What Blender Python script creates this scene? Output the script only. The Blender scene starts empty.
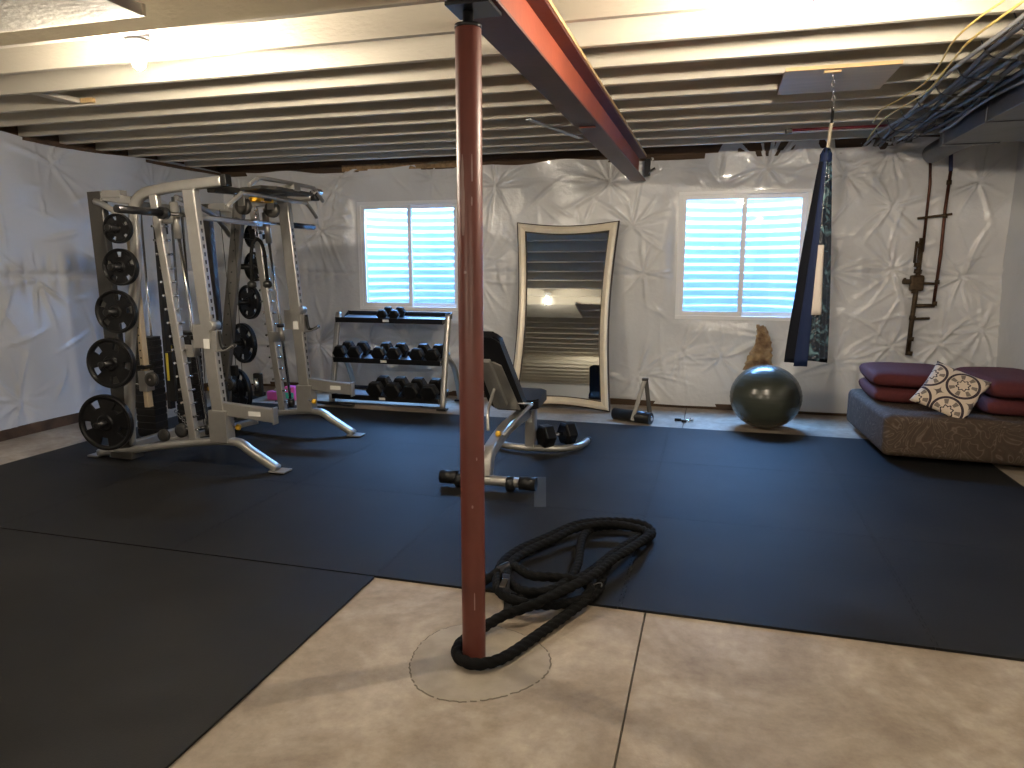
import bpy, bmesh, math, random
import numpy as np
from mathutils import Vector, Matrix
random.seed(7)
S = bpy.context.scene
C = S.collection
PI = math.pi
R = math.radians

# ------------------------------------------------------------------ materials
def mat(name, col, rough=.5, metal=0., var=0., vscale=8., bump=0., bscale=40., col2=None, coat=0., spec=.5, det=4.,
        stretch=None, sheen=0.):
    m = bpy.data.materials.new(name); m.use_nodes = True
    nt = m.node_tree; b = nt.nodes['Principled BSDF']
    b.inputs['Base Color'].default_value = (*col, 1)
    b.inputs['Roughness'].default_value = rough
    b.inputs['Metallic'].default_value = metal
    b.inputs['Specular IOR Level'].default_value = spec
    b.inputs['Coat Weight'].default_value = coat
    b.inputs['Sheen Weight'].default_value = sheen
    tc = nt.nodes.new('ShaderNodeTexCoord'); src = tc.outputs['Object']
    if stretch:
        mp = nt.nodes.new('ShaderNodeMapping'); mp.inputs['Scale'].default_value = stretch
        nt.links.new(src, mp.inputs['Vector']); src = mp.outputs['Vector']
    if var > 0 or col2:
        n = nt.nodes.new('ShaderNodeTexNoise'); n.inputs['Scale'].default_value = vscale; n.inputs['Detail'].default_value = det
        nt.links.new(src, n.inputs['Vector'])
        r = nt.nodes.new('ShaderNodeValToRGB')
        c2 = col2 or tuple(c * (1 - var) for c in col)
        r.color_ramp.elements[0].position = .35; r.color_ramp.elements[1].position = .65
        r.color_ramp.elements[0].color = (*c2, 1); r.color_ramp.elements[1].color = (*col, 1)
        nt.links.new(n.outputs['Fac'], r.inputs['Fac']); nt.links.new(r.outputs['Color'], b.inputs['Base Color'])
    if bump > 0:
        n = nt.nodes.new('ShaderNodeTexNoise'); n.inputs['Scale'].default_value = bscale; n.inputs['Detail'].default_value = 5
        nt.links.new(src, n.inputs['Vector'])
        bp = nt.nodes.new('ShaderNodeBump'); bp.inputs['Strength'].default_value = bump; bp.inputs['Distance'].default_value = .01
        nt.links.new(n.outputs['Fac'], bp.inputs['Height']); nt.links.new(bp.outputs['Normal'], b.inputs['Normal'])
    return m

def emis(name, col, s):
    m = bpy.data.materials.new(name); m.use_nodes = True; nt = m.node_tree
    nt.nodes.remove(nt.nodes['Principled BSDF']); e = nt.nodes.new('ShaderNodeEmission')
    e.inputs['Color'].default_value = (*col, 1); e.inputs['Strength'].default_value = s
    nt.links.new(e.outputs[0], nt.nodes['Material Output'].inputs['Surface']); return m

M = {}
M['paint'] = mat('joist paint', (.58, .54, .455), .7, var=.12, vscale=3, bump=.25, bscale=60, stretch=(.4, 1, 1))
M['subfloor'] = mat('sprayed subfloor', (.50, .48, .43), .8, var=.2, vscale=4, bump=.4, bscale=30)
M['red'] = mat('red oxide paint', (.135, .036, .026), .42, var=.25, vscale=5, bump=.1, bscale=25)
M['flange'] = mat('shade-darkened flange red', (.10, .026, .020), .5, var=.2, vscale=4, bump=.1, bscale=25)  # darker than the web: the flanges' shade is put into the colour
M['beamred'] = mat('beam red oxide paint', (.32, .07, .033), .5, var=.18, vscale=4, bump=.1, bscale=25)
M['plastic'] = mat('poly sheeting', (.74, .745, .75), .24, var=.10, vscale=2.2, bump=.45, bscale=26, spec=.6, coat=.5)
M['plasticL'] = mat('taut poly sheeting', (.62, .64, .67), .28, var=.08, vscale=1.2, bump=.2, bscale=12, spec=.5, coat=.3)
M['rubber'] = mat('rubber mat', (.0135, .0130, .0125), .60, var=.55, vscale=1.3, bump=.15, bscale=220, spec=.2, det=6)
M['silver'] = mat('silver powder coat', (.38, .37, .345), .33, .65, var=.06, vscale=20)
M['grey'] = mat('dark grey powder coat', (.13, .125, .115), .38, .5)
M['charcoal'] = mat('charcoal powder coat', (.05, .047, .042), .42, .3)
M['chrome'] = mat('chrome', (.8, .8, .8), .1, 1.)
M['black'] = mat('black plastic', (.009, .009, .009), .38, spec=.35)
M['shelfmetal'] = mat('grey shelf steel', (.35, .36, .38), .3, .7)
M['blackmetal'] = mat('black metal', (.02, .02, .022), .28, .5)
M['blackrub'] = mat('black urethane', (.005, .005, .0055), .38, bump=.1, bscale=90, spec=.28)
M['pad'] = mat('black vinyl pad', (.008, .008, .010), .42, bump=.15, bscale=120, spec=.3)
M['yellow'] = mat('yellow plastic', (.75, .42, .03), .4)
M['white'] = mat('white vinyl', (.88, .88, .88), .35)
M['label'] = mat('white sticker', (.75, .74, .7), .5)
M['tan'] = mat('tan metal strip', (.50, .40, .27), .4, .2)
M['wood'] = mat('brown framing lumber', (.10, .058, .032), .8, var=.5, vscale=3, stretch=(.3, 3, 3), bump=.4, bscale=20)
M['osb'] = mat('osb board', (.42, .27, .14), .8, var=.4, vscale=30)
M['ply'] = mat('plywood', (.50, .44, .37), .6, var=.12, vscale=6, stretch=(.3, 4, 4))
M['plyedge'] = mat('plywood edge', (.62, .42, .2), .6, var=.2, vscale=8)
M['darkwall'] = mat('foundation', (.25, .24, .23), .9, var=.2, vscale=3)
M['galv'] = mat('galvanized steel', (.52, .60, .64), .45, .2, var=.08, vscale=5)
M['duct'] = mat('duct steel', (.075, .078, .088), .42, .6, var=.3, vscale=4, bump=.2, bscale=8)
M['cable'] = mat('grey cable', (.028, .028, .031), .55, spec=.25)
M['cablewhite'] = mat('pale cable', (.18, .18, .18), .5)
M['cabley'] = mat('yellow cable', (.55, .42, .12), .5)
M['copper'] = mat('copper pipe', (.13, .052, .033), .45, .7, var=.4, vscale=20)
M['brass'] = mat('aged brass', (.10, .065, .035), .5, .6, var=.5, vscale=40)
M['bluepipe'] = mat('dark blue pipe', (.03, .035, .10), .4)
M['ball'] = mat('ball vinyl', (.050, .056, .044), .24, spec=.6)
M['burgundy'] = mat('burgundy fabric', (.095, .015, .016), .85, var=.15, vscale=60, bump=.3, bscale=200)
M['navy'] = mat('navy nylon', (.006, .014, .05), .65, bump=.25, bscale=40, spec=.2)
M['black_nylon'] = mat('black nylon', (.004, .005, .009), .75, spec=.12)
M['rope'] = mat('black rope', (.006, .006, .006), .8, bump=.5, bscale=300, spec=.12)
M['cordrope'] = mat('natural cord', (.55, .48, .36), .8, bump=.5, bscale=200)
M['goldframe'] = mat('champagne frame', (.90, .80, .63), .33, .2, var=.1, vscale=10, bump=.1, bscale=30)
M['darkedge'] = mat('dark frame edge', (.05, .03, .018), .5)
M['mirror'] = mat('mirror glass', (.72, .76, .77), .02, 1.)
M['insul'] = mat('torn tan paper', (.50, .35, .19), .85, col2=(.12, .055, .025), vscale=9, bump=.8, bscale=30)
M['gravel'] = mat('gravel', (.5, .5, .48), .9, var=.5, vscale=60, bump=1, bscale=60)
M['pink'] = mat('bright pink', (.75, .12, .45), .5)
M['teal'] = mat('teal', (.04, .45, .35), .5)
M['orange'] = mat('orange', (.8, .35, .06), .5)
M['mat_reflection'] = mat('reflection tone on rubber', (.035, .037, .035), .5)
M['caulk'] = mat('dark joint', (.10, .085, .065), .9)  # dark strip down in the slab joint

def concrete():
    m = mat('concrete', (.50, .44, .36), .62, bump=.15, bscale=70)
    nt = m.node_tree; b = nt.nodes['Principled BSDF']
    tc = nt.nodes.new('ShaderNodeTexCoord')
    def noise(sc, det, ro=.55, dist=0):
        n = nt.nodes.new('ShaderNodeTexNoise'); n.inputs['Scale'].default_value = sc; n.inputs['Detail'].default_value = det
        n.inputs['Roughness'].default_value = ro; n.inputs['Distortion'].default_value = dist
        nt.links.new(tc.outputs['Object'], n.inputs['Vector']); return n
    def ramp(n, stops):
        r = nt.nodes.new('ShaderNodeValToRGB'); e = r.color_ramp.elements
        e[0].position, e[1].position = stops[0][0], stops[1][0]; e[0].color = (*stops[0][1], 1); e[1].color = (*stops[1][1], 1)
        for p, c in stops[2:]:
            k = e.new(p); k.color = (*c, 1)
        nt.links.new(n.outputs['Fac'], r.inputs['Fac']); return r
    big = ramp(noise(1.6, 7, .62, .6), [(.38, (.26, .205, .148)), (.5, (.34, .278, .208)), (.64, (.45, .385, .305))])
    fine = ramp(noise(13, 9, .7), [(.35, (.74, .73, .72)), (.62, (1.05, 1.05, 1.05))])
    mx = nt.nodes.new('ShaderNodeMix'); mx.data_type = 'RGBA'; mx.blend_type = 'MULTIPLY'; mx.inputs['Factor'].default_value = .8
    nt.links.new(big.outputs['Color'], mx.inputs['A']); nt.links.new(fine.outputs['Color'], mx.inputs['B'])
    nt.links.new(mx.outputs['Result'], b.inputs['Base Color'])
    return m
M['concrete'] = concrete()

def floral():      # brown scroll upholstery
    m = mat('brown scroll upholstery', (.08, .05, .03), .8, bump=.3, bscale=150)
    nt = m.node_tree; b = nt.nodes['Principled BSDF']; tc = nt.nodes.new('ShaderNodeTexCoord')
    n = nt.nodes.new('ShaderNodeTexNoise'); n.inputs['Scale'].default_value = 4.5; n.inputs['Detail'].default_value = 2; n.inputs['Distortion'].default_value = 1.6
    nt.links.new(tc.outputs['Object'], n.inputs['Vector'])
    mt = nt.nodes.new('ShaderNodeMath'); mt.operation = 'MULTIPLY'; mt.inputs[1].default_value = 9
    nt.links.new(n.outputs['Fac'], mt.inputs[0])
    fr = nt.nodes.new('ShaderNodeMath'); fr.operation = 'FRACT'; nt.links.new(mt.outputs[0], fr.inputs[0])
    r = nt.nodes.new('ShaderNodeValToRGB'); e = r.color_ramp.elements
    e[0].position = .0; e[0].color = (.050, .032, .019, 1); e[1].position = .55; e[1].color = (.065, .043, .028, 1)
    k = e.new(.68); k.color = (.13, .10, .075, 1); k = e.new(.8); k.color = (.06, .036, .022, 1)
    nt.links.new(fr.outputs[0], r.inputs['Fac']); nt.links.new(r.outputs['Color'], b.inputs['Base Color']); return m
M['floral'] = floral()

def medallion():   # cream cushion with dark ring medallions and small diamonds, on the object's own X/Y
    m = mat('medallion print', (.6, .5, .4), .85)
    nt = m.node_tree; L = nt.links; b = nt.nodes['Principled BSDF']; tc = nt.nodes.new('ShaderNodeTexCoord')
    sep = nt.nodes.new('ShaderNodeSeparateXYZ'); L.new(tc.outputs['Object'], sep.inputs[0])
    def mth(op, a, bb=None, c=None):
        n = nt.nodes.new('ShaderNodeMath'); n.operation = op
        for i, v in enumerate((a, bb, c)):
            if v is None: continue
            if isinstance(v, (int, float)): n.inputs[i].default_value = v
            else: L.new(v, n.inputs[i])
        return n.outputs[0]
    P = .235
    def cell(o, off): return mth('MULTIPLY', mth('SUBTRACT', mth('FRACT', mth('ADD', mth('DIVIDE', o, P), off)), .5), P)
    x0, y0 = cell(sep.outputs[0], .25), cell(sep.outputs[1], .25)
    x1, y1 = cell(sep.outputs[0], .75), cell(sep.outputs[1], .75)
    r0 = mth('SQRT', mth('ADD', mth('MULTIPLY', x0, x0), mth('MULTIPLY', y0, y0)))
    a0 = mth('ARCTAN2', y0, x0)
    d1 = mth('SQRT', mth('ADD', mth('MULTIPLY', x1, x1), mth('MULTIPLY', y1, y1)))
    def ring(r, c, w): return mth('LESS_THAN', mth('ABSOLUTE', mth('SUBTRACT', r, c)), w)
    wob = mth('MULTIPLY', mth('SINE', mth('MULTIPLY', a0, 8)), .006)
    k = ring(r0, .106, .009)
    k = mth('MAXIMUM', k, ring(mth('ADD', r0, wob), .040, .005))
    pet = mth('MULTIPLY', ring(r0, .074, .019), mth('GREATER_THAN', mth('SINE', mth('MULTIPLY', a0, 7)), .3))
    k = mth('MAXIMUM', k, mth('MULTIPLY', pet, .75))
    star = mth('LESS_THAN', mth('MULTIPLY', mth('ADD', mth('SQRT', mth('ABSOLUTE', x1)), mth('SQRT', mth('ABSOLUTE', y1))), 1), .22)
    k = mth('MAXIMUM', k, mth('MULTIPLY', star, .85))
    mx = nt.nodes.new('ShaderNodeMix'); mx.data_type = 'RGBA'; L.new(k, mx.inputs['Factor'])
    mx.inputs['A'].default_value = (.62, .52, .41, 1); mx.inputs['B'].default_value = (.035, .022, .03, 1)
    L.new(mx.outputs['Result'], b.inputs['Base Color']); return m
M['medal'] = medallion()

def glass():
    m = bpy.data.materials.new('window glass'); m.use_nodes = True; nt = m.node_tree
    nt.nodes.remove(nt.nodes['Principled BSDF'])
    t = nt.nodes.new('ShaderNodeBsdfTransparent'); t.inputs[0].default_value = (.93, .97, .98, 1)
    g = nt.nodes.new('ShaderNodeBsdfGlossy'); g.inputs['Roughness'].default_value = .02
    lw = nt.nodes.new('ShaderNodeLayerWeight'); lw.inputs['Blend'].default_value = .5
    pw_ = nt.nodes.new('ShaderNodeMath'); pw_.operation = 'POWER'; pw_.inputs[1].default_value = 5; nt.links.new(lw.outputs['Facing'], pw_.inputs[0])
    f = nt.nodes.new('ShaderNodeMath'); f.operation = 'MULTIPLY_ADD'; f.inputs[1].default_value = .9; f.inputs[2].default_value = .04; nt.links.new(pw_.outputs[0], f.inputs[0])
    x = nt.nodes.new('ShaderNodeMixShader'); nt.links.new(f.outputs[0], x.inputs[0]); nt.links.new(t.outputs[0], x.inputs[1])
    nt.links.new(g.outputs[0], x.inputs[2]); nt.links.new(x.outputs[0], nt.nodes['Material Output'].inputs['Surface']); return m
M['glass'] = glass()

def foil():      # shiny patterned nylon of the hanging swing
    m = mat('printed glossy nylon', (.012, .03, .06), .25, bump=.6, bscale=25)
    nt = m.node_tree; b = nt.nodes['Principled BSDF']; tc = nt.nodes.new('ShaderNodeTexCoord')
    n = nt.nodes.new('ShaderNodeTexNoise'); n.inputs['Scale'].default_value = 14; n.inputs['Detail'].default_value = 4; n.inputs['Distortion'].default_value = 1.5
    nt.links.new(tc.outputs['Object'], n.inputs['Vector'])
    r = nt.nodes.new('ShaderNodeValToRGB'); e = r.color_ramp.elements
    e[0].position = .50; e[0].color = (.004, .010, .022, 1); e[1].position = .70; e[1].color = (.09, .17, .20, 1)
    nt.links.new(n.outputs['Fac'], r.inputs['Fac']); nt.links.new(r.outputs['Color'], b.inputs['Base Color']); return m
M['foil'] = foil()

# ------------------------------------------------------------------ mesh builder
class MB:
    def __init__(s): s.bm = bmesh.new(); s.mats = []
    def mi(s, m):
        m = M[m] if isinstance(m, str) else m
        if m not in s.mats: s.mats.append(m)
        return s.mats.index(m)
    def box(s, c, size, m, rot=None, bev=0.):
        k = s.mi(m); mtx = Matrix.Translation(c) @ (rot.to_4x4() if rot else Matrix.Identity(4)) @ Matrix.Diagonal((*size, 1))
        r = bmesh.ops.create_cube(s.bm, size=1, matrix=mtx); fs = {f for v in r['verts'] for f in v.link_faces}
        for f in fs: f.material_index = k
        if bev:
            es = list({e for f in fs for e in f.edges})
            q = bmesh.ops.bevel(s.bm, geom=es, offset=bev, segments=2, affect='EDGES', profile=.6)
            for f in q['faces']: f.material_index = k
        return s
    def sweep(s, pts, prof, m, up=None, closed=False, caps=True, smooth=True, twist=None):
        """sweep a closed 2D profile along points; up = fixed side vector or None (parallel transport). prof: list or f(i)->list"""
        k = s.mi(m); P = [Vector(p) for p in pts]; n = len(P); rings = []
        nrm = None
        for i, p in enumerate(P):
            if closed: t = (P[(i + 1) % n] - P[i - 1])
            else: t = (P[min(i + 1, n - 1)] - P[max(i - 1, 0)])
            t.normalize()
            if up is not None:
                a = Vector(up) - t * Vector(up).dot(t); a.normalize()
                sc = 1.
                if 0 < i < n - 1:
                    d1 = (P[i] - P[i - 1]).normalized(); sc = 1 / max(.5, d1.dot(t))
            else:
                if nrm is None:
                    nrm = Vector((0, 0, 1)) if abs(t.z) < .9 else Vector((1, 0, 0))
                a = nrm - t * nrm.dot(t); a.normalize(); nrm = a; sc = 1.
            b = t.cross(a)
            pf = prof(i) if callable(prof) else prof
            rings.append([s.bm.verts.new(p + a * u + b * v * sc) for u, v in pf])
        L = len(rings[0]); rng = range(n if closed else n - 1)
        for i in rng:
            A, B = rings[i], rings[(i + 1) % n]
            for j in range(L):
                f = s.bm.faces.new((A[j], A[(j + 1) % L], B[(j + 1) % L], B[j])); f.material_index = k; f.smooth = smooth
        if caps and not closed:
            for rg in (rings[0][::-1], rings[-1]):
                f = s.bm.faces.new(rg); f.material_index = k
        return s
    def tube(s, pts, r, m, seg=10, closed=False, caps=True):
        f = (lambda i: [(r(i) * math.cos(2 * PI * j / seg), r(i) * math.sin(2 * PI * j / seg)) for j in range(seg)]) if callable(r) else \
            [(r * math.cos(2 * PI * j / seg), r * math.sin(2 * PI * j / seg)) for j in range(seg)]
        return s.sweep(pts, f, m, closed=closed, caps=caps)
    def rect(s, pts, w, h, m, up=(0, 1, 0), bev=.006):
        """w along up, h across"""
        a, b, c = w / 2, h / 2, bev
        pr = [(a, b - c), (a - c, b), (-a + c, b), (-a, b - c), (-a, -b + c), (-a + c, -b), (a - c, -b), (a, -b + c)]
        return s.sweep(pts, pr, m, up=up, smooth=False)
    def oval(s, pts, w, h, m, up=(0, 1, 0), seg=16):
        e = .55
        pr = []
        for j in range(seg):
            t = 2 * PI * j / seg; c_, s_ = math.cos(t), math.sin(t)
            pr.append((w / 2 * math.copysign(abs(c_) ** e, c_), h / 2 * math.copysign(abs(s_) ** e, s_)))
        return s.sweep(pts, pr, m, up=up)
    def cyl(s, p0, p1, r, m, seg=16): return s.tube([p0, p1], r, m, seg)
    def lathe(s, o, d, prof, m, seg=28):
        """prof: (dist along axis, radius)"""
        k = s.mi(m); o = Vector(o); q = Vector(d).normalized().to_track_quat('Z', 'Y'); rings = []
        for z, r in prof:
            rings.append([s.bm.verts.new(o + q @ Vector((r * math.cos(2 * PI * j / seg), r * math.sin(2 * PI * j / seg), z))) for j in range(seg)])
        for A, B in zip(rings, rings[1:]):
            for j in range(seg):
                f = s.bm.faces.new((A[j], A[(j + 1) % seg], B[(j + 1) % seg], B[j])); f.material_index = k; f.smooth = True
        for rg in (rings[0][::-1], rings[-1]):
            f = s.bm.faces.new(rg); f.material_index = k
        return s
    def prism(s, poly, mtx, th, m, bev=0.):
        """2D polygon extruded by th along local z"""
        k = s.mi(m)
        a = [s.bm.verts.new(mtx @ Vector((x, y, 0))) for x, y in poly]; b = [s.bm.verts.new(mtx @ Vector((x, y, th))) for x, y in poly]
        fs = [s.bm.faces.new(a[::-1]), s.bm.faces.new(b)]
        n = len(poly)
        for i in range(n): fs.append(s.bm.faces.new((a[i], a[(i + 1) % n], b[(i + 1) % n], b[i])))
        for f in fs: f.material_index = k
        if bev:
            es = list({e for f in fs for e in f.edges})
            q = bmesh.ops.bevel(s.bm, geom=es, offset=bev, segments=2, affect='EDGES')
            for f in q['faces']: f.material_index = k
        return s
    def build(s, name, parent=None, smooth=None, loc=None):
        bmesh.ops.recalc_face_normals(s.bm, faces=s.bm.faces)
        me = bpy.data.meshes.new(name); s.bm.to_mesh(me); s.bm.free()
        for m in s.mats: me.materials.append(m)
        if smooth is not None:
            for p in me.polygons: p.use_smooth = smooth
        o = bpy.data.objects.new(name, me); C.objects.link(o)
        if parent:
            o.parent = parent
        if loc: o.location = loc
        return o

def tag(o, label=None, cat=None, group=None, kind=None):
    if label: o['label'] = label
    if cat: o['category'] = cat
    if group: o['group'] = group
    if kind: o['kind'] = kind
    return o
def empty(name, loc, label, cat, rz=0, group=None):
    o = bpy.data.objects.new(name, None); C.objects.link(o); o.location = loc; o.rotation_euler = (0, 0, rz); o.empty_display_size = .1
    return tag(o, label, cat, group)
def at0(par):   # parts given in world coordinates, below a thing that stands at par.location
    return None
def wbuild(mb, name, par):
    """build world-coordinate mesh as child of par (empty or mesh object with translation only)"""
    o = mb.build(name)
    off = Vector((0, 0, 0)); p = par
    while p is not None: off += p.location; p = p.parent
    o.data.transform(Matrix.Translation(-off)); o.parent = par
    return o
def spline(pts, n=8, closed=False):
    P = [Vector(p) for p in pts]; out = []; N = len(P)
    for i in range(N if closed else N - 1):
        g = (lambda k: P[k % N]) if closed else (lambda k: P[max(0, min(N - 1, k))])
        a, b, c, d = g(i - 1), g(i), g(i + 1), g(i + 2)
        for j in range(n):
            t = j / n
            out.append(.5 * ((2 * b) + (c - a) * t + (2 * a - 5 * b + 4 * c - d) * t * t + (3 * b - a - 3 * c + d) * t ** 3))
    if not closed: out.append(P[-1])
    return out

# ------------------------------------------------------------------ camera
F_PX = 710.0
pitch = math.atan(119 / F_PX); yaw = math.atan(203 * math.cos(pitch) / F_PX)
cd = bpy.data.cameras.new('camera'); cam = bpy.data.objects.new('camera', cd); C.objects.link(cam)
cam.location = (0, 0, 1.5); cam.rotation_euler = (PI / 2 - pitch, 0, yaw)
cd.sensor_width = 36; cd.lens = F_PX / 1024 * 36; cd.clip_start = .05
S.camera = cam

# ------------------------------------------------------------------ room
XL, XR, YB, YF = -5.9, 2.6, 7.68, -5.0
JB, JT = 2.60, 2.835
# windows (rect in wall plane)
WINS = [(-4.05, -2.77, .97, 2.23), (-.40, .895, .93, 2.25)]

mb = MB()
gx = -.225
mb.box(((XL - .3 + gx - .004) / 2, (YF + YB) / 2, -.06), (gx - .004 - XL + .3, YB - YF + .6, .12), 'concrete')
mb.box(((XR + .3 + gx + .004) / 2, (YF + YB) / 2, -.06), (XR + .3 - gx - .004, YB - YF + .6, .12), 'concrete')
mb.box((gx, (YF + YB) / 2, -.07), (.03, YB - YF + .6, .1), 'caulk')
tag(mb.build('floor'), kind='structure')
# round infill patch round the post
mb = MB(); rr = random.Random(3); prof = []
N = 144; k = mb.mi(mat('smooth patch concrete', (.36, .31, .245), .6, var=.25, vscale=9, bump=.2, bscale=60, det=8)); kc = mb.mi(mat('patch edge', (.14, .115, .085), .9))
pc = Vector((-.81, 2.39, 0)); cen = mb.bm.verts.new(pc + Vector((0, 0, .004)))
rad = [.268 + .012 * math.sin(3 * a * 2 * PI / N + 1) + rr.uniform(-.003, .003) for a in range(N)]
def ringv(off, z): return [mb.bm.verts.new(pc + Vector(((rad[a] + off) * math.cos(2 * PI * a / N), (rad[a] + off) * math.sin(2 * PI * a / N), z))) for a in range(N)]
r1 = ringv(-.012, .004); r2 = ringv(-.0025 , .0025); r3 = ringv(.003, .001)
for a in range(N):
    b = (a + 1) % N
    f = mb.bm.faces.new((cen, r1[a], r1[b])); f.material_index = k
    f = mb.bm.faces.new((r1[a], r2[a], r2[b], r1[b])); f.material_index = k
    f = mb.bm.faces.new((r2[a], r3[a], r3[b], r2[b])); f.material_index = kc if (a * 7) % 23 > 2 else k
o = mb.build('floor_patch'); tag(o, kind='structure')

# ceiling: painted subfloor with joists as parts
mb = MB(); mb.box(((XL + XR) / 2, (YF + YB) / 2, JT + .02), (XR - XL + .6, YB - YF + .6, .04), 'subfloor')
ceil = tag(mb.build('ceiling'), kind='structure')
JY = [3.02 + .406 * k for k in range(-19, 11)]
mb = MB(); mb.box((0, 0, 0), (XR - XL + .3, .038, JT - JB), 'paint', bev=.003)
jj = mb.build('joist', ceil); jj.location = ((XL + XR) / 2, JY[0], (JT + JB) / 2)
for y in JY[1:]:
    if y > YB - .06: continue
    c = jj.copy(); C.objects.link(c); c.parent = ceil; c.location = ((XL + XR) / 2, y, (JT + JB) / 2)
# bridging block, strap
mb = MB(); mb.box((-4.36, 4.04, 2.63), (.09, .34, .035), 'paint', bev=.004); mb.box((-4.24, 4.19, 2.625), (.10, .03, .03), 'plyedge'); tag(mb.build('joist_bridging', ceil))
mb = MB(); mb.box((-1.30, 5.95, 2.595), (.05, .95, .008), 'galv', rot=Matrix.Rotation(R(-14), 3, 'Z')); mb.build('metal_strap', ceil)
# wide painted panel under the near joists at the left
mb = MB(); mb.box((-4.0, 2.30, 2.575), (3.2, .80, .05), 'subfloor', bev=.004); mb.box((-4.0, 2.712, 2.578), (3.2, .02, .05), 'paint', bev=.003); mb.build('underside_panel', ceil)

# --- sheeting surfaces
def sheet(name, w, h, step, pins, amp, seedn, holes, mtx, matname, parent, big=.03, edge=None, seams=()):
    rng = np.random.RandomState(seedn)
    nx, ny = int(w / step) + 1, int(h / step) + 1
    X, Y = np.meshgrid(np.linspace(0, w, nx), np.linspace(0, h, ny))
    H = np.zeros_like(X)
    # quilted billow: distance to nearest pin
    D = np.full_like(X, 9.)
    for (px, py) in pins: D = np.minimum(D, np.hypot(X - px, (Y - py)))
    H += big * (1 - np.exp(-(D / .28) ** 1.5))
    for _ in range(7):
        kx, ky, ph = rng.uniform(-5, 5), rng.uniform(-4, 4), rng.uniform(0, 6.3)
        H += amp * .35 * np.sin(kx * X + ky * Y + ph)
    for (px, py) in pins:
        dx, dy = X - px, Y - py; r = np.hypot(dx, dy); th = np.arctan2(dy, dx)
        for _ in range(rng.randint(14, 24)):
            a = rng.uniform(0, 2 * PI); Lr = rng.uniform(.10, .42); cv = rng.uniform(-1.2, 1.2); w0 = rng.uniform(.003, .008); gr = rng.uniform(.02, .06)
            u = dx * np.cos(a) + dy * np.sin(a); v = -dx * np.sin(a) + dy * np.cos(a) + cv * u * u * .5
            H += amp * rng.uniform(.5, 1.3) * (u > 0) * np.exp(-(v / (w0 + gr * np.abs(u))) ** 2) * np.exp(-(u / Lr) ** 2) * (1 - np.exp(-(u / .03) ** 2))
    for (sy, depth) in seams:
        H -= depth * np.exp(-((Y - sy - .015 * np.sin(X * 2.1)) / .02) ** 2)
        H += depth * .8 * np.exp(-((Y - sy) / .12) ** 2) * np.abs(np.sin(X * 19 + 2 * np.sin(X * 5)))
    # ridged creases
    for _ in range(int(w * 22)):
        cx, cy, a, L = rng.uniform(0, w), rng.uniform(0, h), rng.uniform(0, PI), rng.uniform(.06, .3)
        u = (X - cx) * np.cos(a) + (Y - cy) * np.sin(a); v = -(X - cx) * np.sin(a) + (Y - cy) * np.cos(a) + .25 * u * u
        H += amp * rng.uniform(.2, .75) * np.exp(-(v / rng.uniform(.009, .02)) ** 2) * np.exp(-(u / L) ** 2)
    for (x0, x1, y0, y1) in holes:
        dxo = np.maximum(np.maximum(x0 - X, X - x1), 0); dyo = np.maximum(np.maximum(y0 - Y, Y - y1), 0); d = np.hypot(dxo, dyo)
        H = H * (1 - np.exp(-(d / .10) ** 2)) + .012 * np.exp(-(d / .10) ** 2)
    H = np.maximum(H, .002)
    dz = edge(X) if edge else 0
    Yd = Y + dz * np.clip((Y / h - .96) / .04, 0, 1)
    co = np.stack([X, Yd, H], -1).reshape(-1, 3)
    idx = np.arange(nx * ny).reshape(ny, nx)
    q = np.stack([idx[:-1, :-1], idx[:-1, 1:], idx[1:, 1:], idx[1:, :-1]], -1)
    cx = (X[:-1, :-1] + X[1:, 1:]) / 2; cy = (Y[:-1, :-1] + Y[1:, 1:]) / 2
    keep = np.ones_like(cx, bool)
    for (x0, x1, y0, y1) in holes: keep &= ~((cx > x0) & (cx < x1) & (cy > y0) & (cy < y1))
    q = q[keep]
    me = bpy.data.meshes.new(name); me.from_pydata(co.tolist(), [], q.reshape(-1, 4).tolist()); me.transform(mtx)
    me.materials.append(M[matname]); me.polygons.foreach_set('use_smooth', [True] * len(me.polygons))
    o = bpy.data.objects.new(name, me); C.objects.link(o); o.parent = parent; return o

# back wall (backing with window holes) + sheeting
mb = MB(); y0, y1 = YB + .005, YB + .25; yc = (y0 + y1) / 2; t = y1 - y0
xs = [XL - .3, WINS[0][0], WINS[0][1], WINS[1][0], WINS[1][1], XR + .3]
for i in (0, 2, 4): mb.box(((xs[i] + xs[i + 1]) / 2, yc, 1.45), (xs[i + 1] - xs[i], t, 2.9), 'darkwall')
for w in WINS:
    mb.box(((w[0] + w[1]) / 2, yc, w[2] / 2), (w[1] - w[0], t, w[2]), 'white')
    mb.box(((w[0] + w[1]) / 2, yc, (w[3] + 2.9) / 2), (w[1] - w[0], t, 2.9 - w[3]), 'white')
wallb = tag(mb.build('wall_back'), kind='structure')
SB = .03
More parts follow.
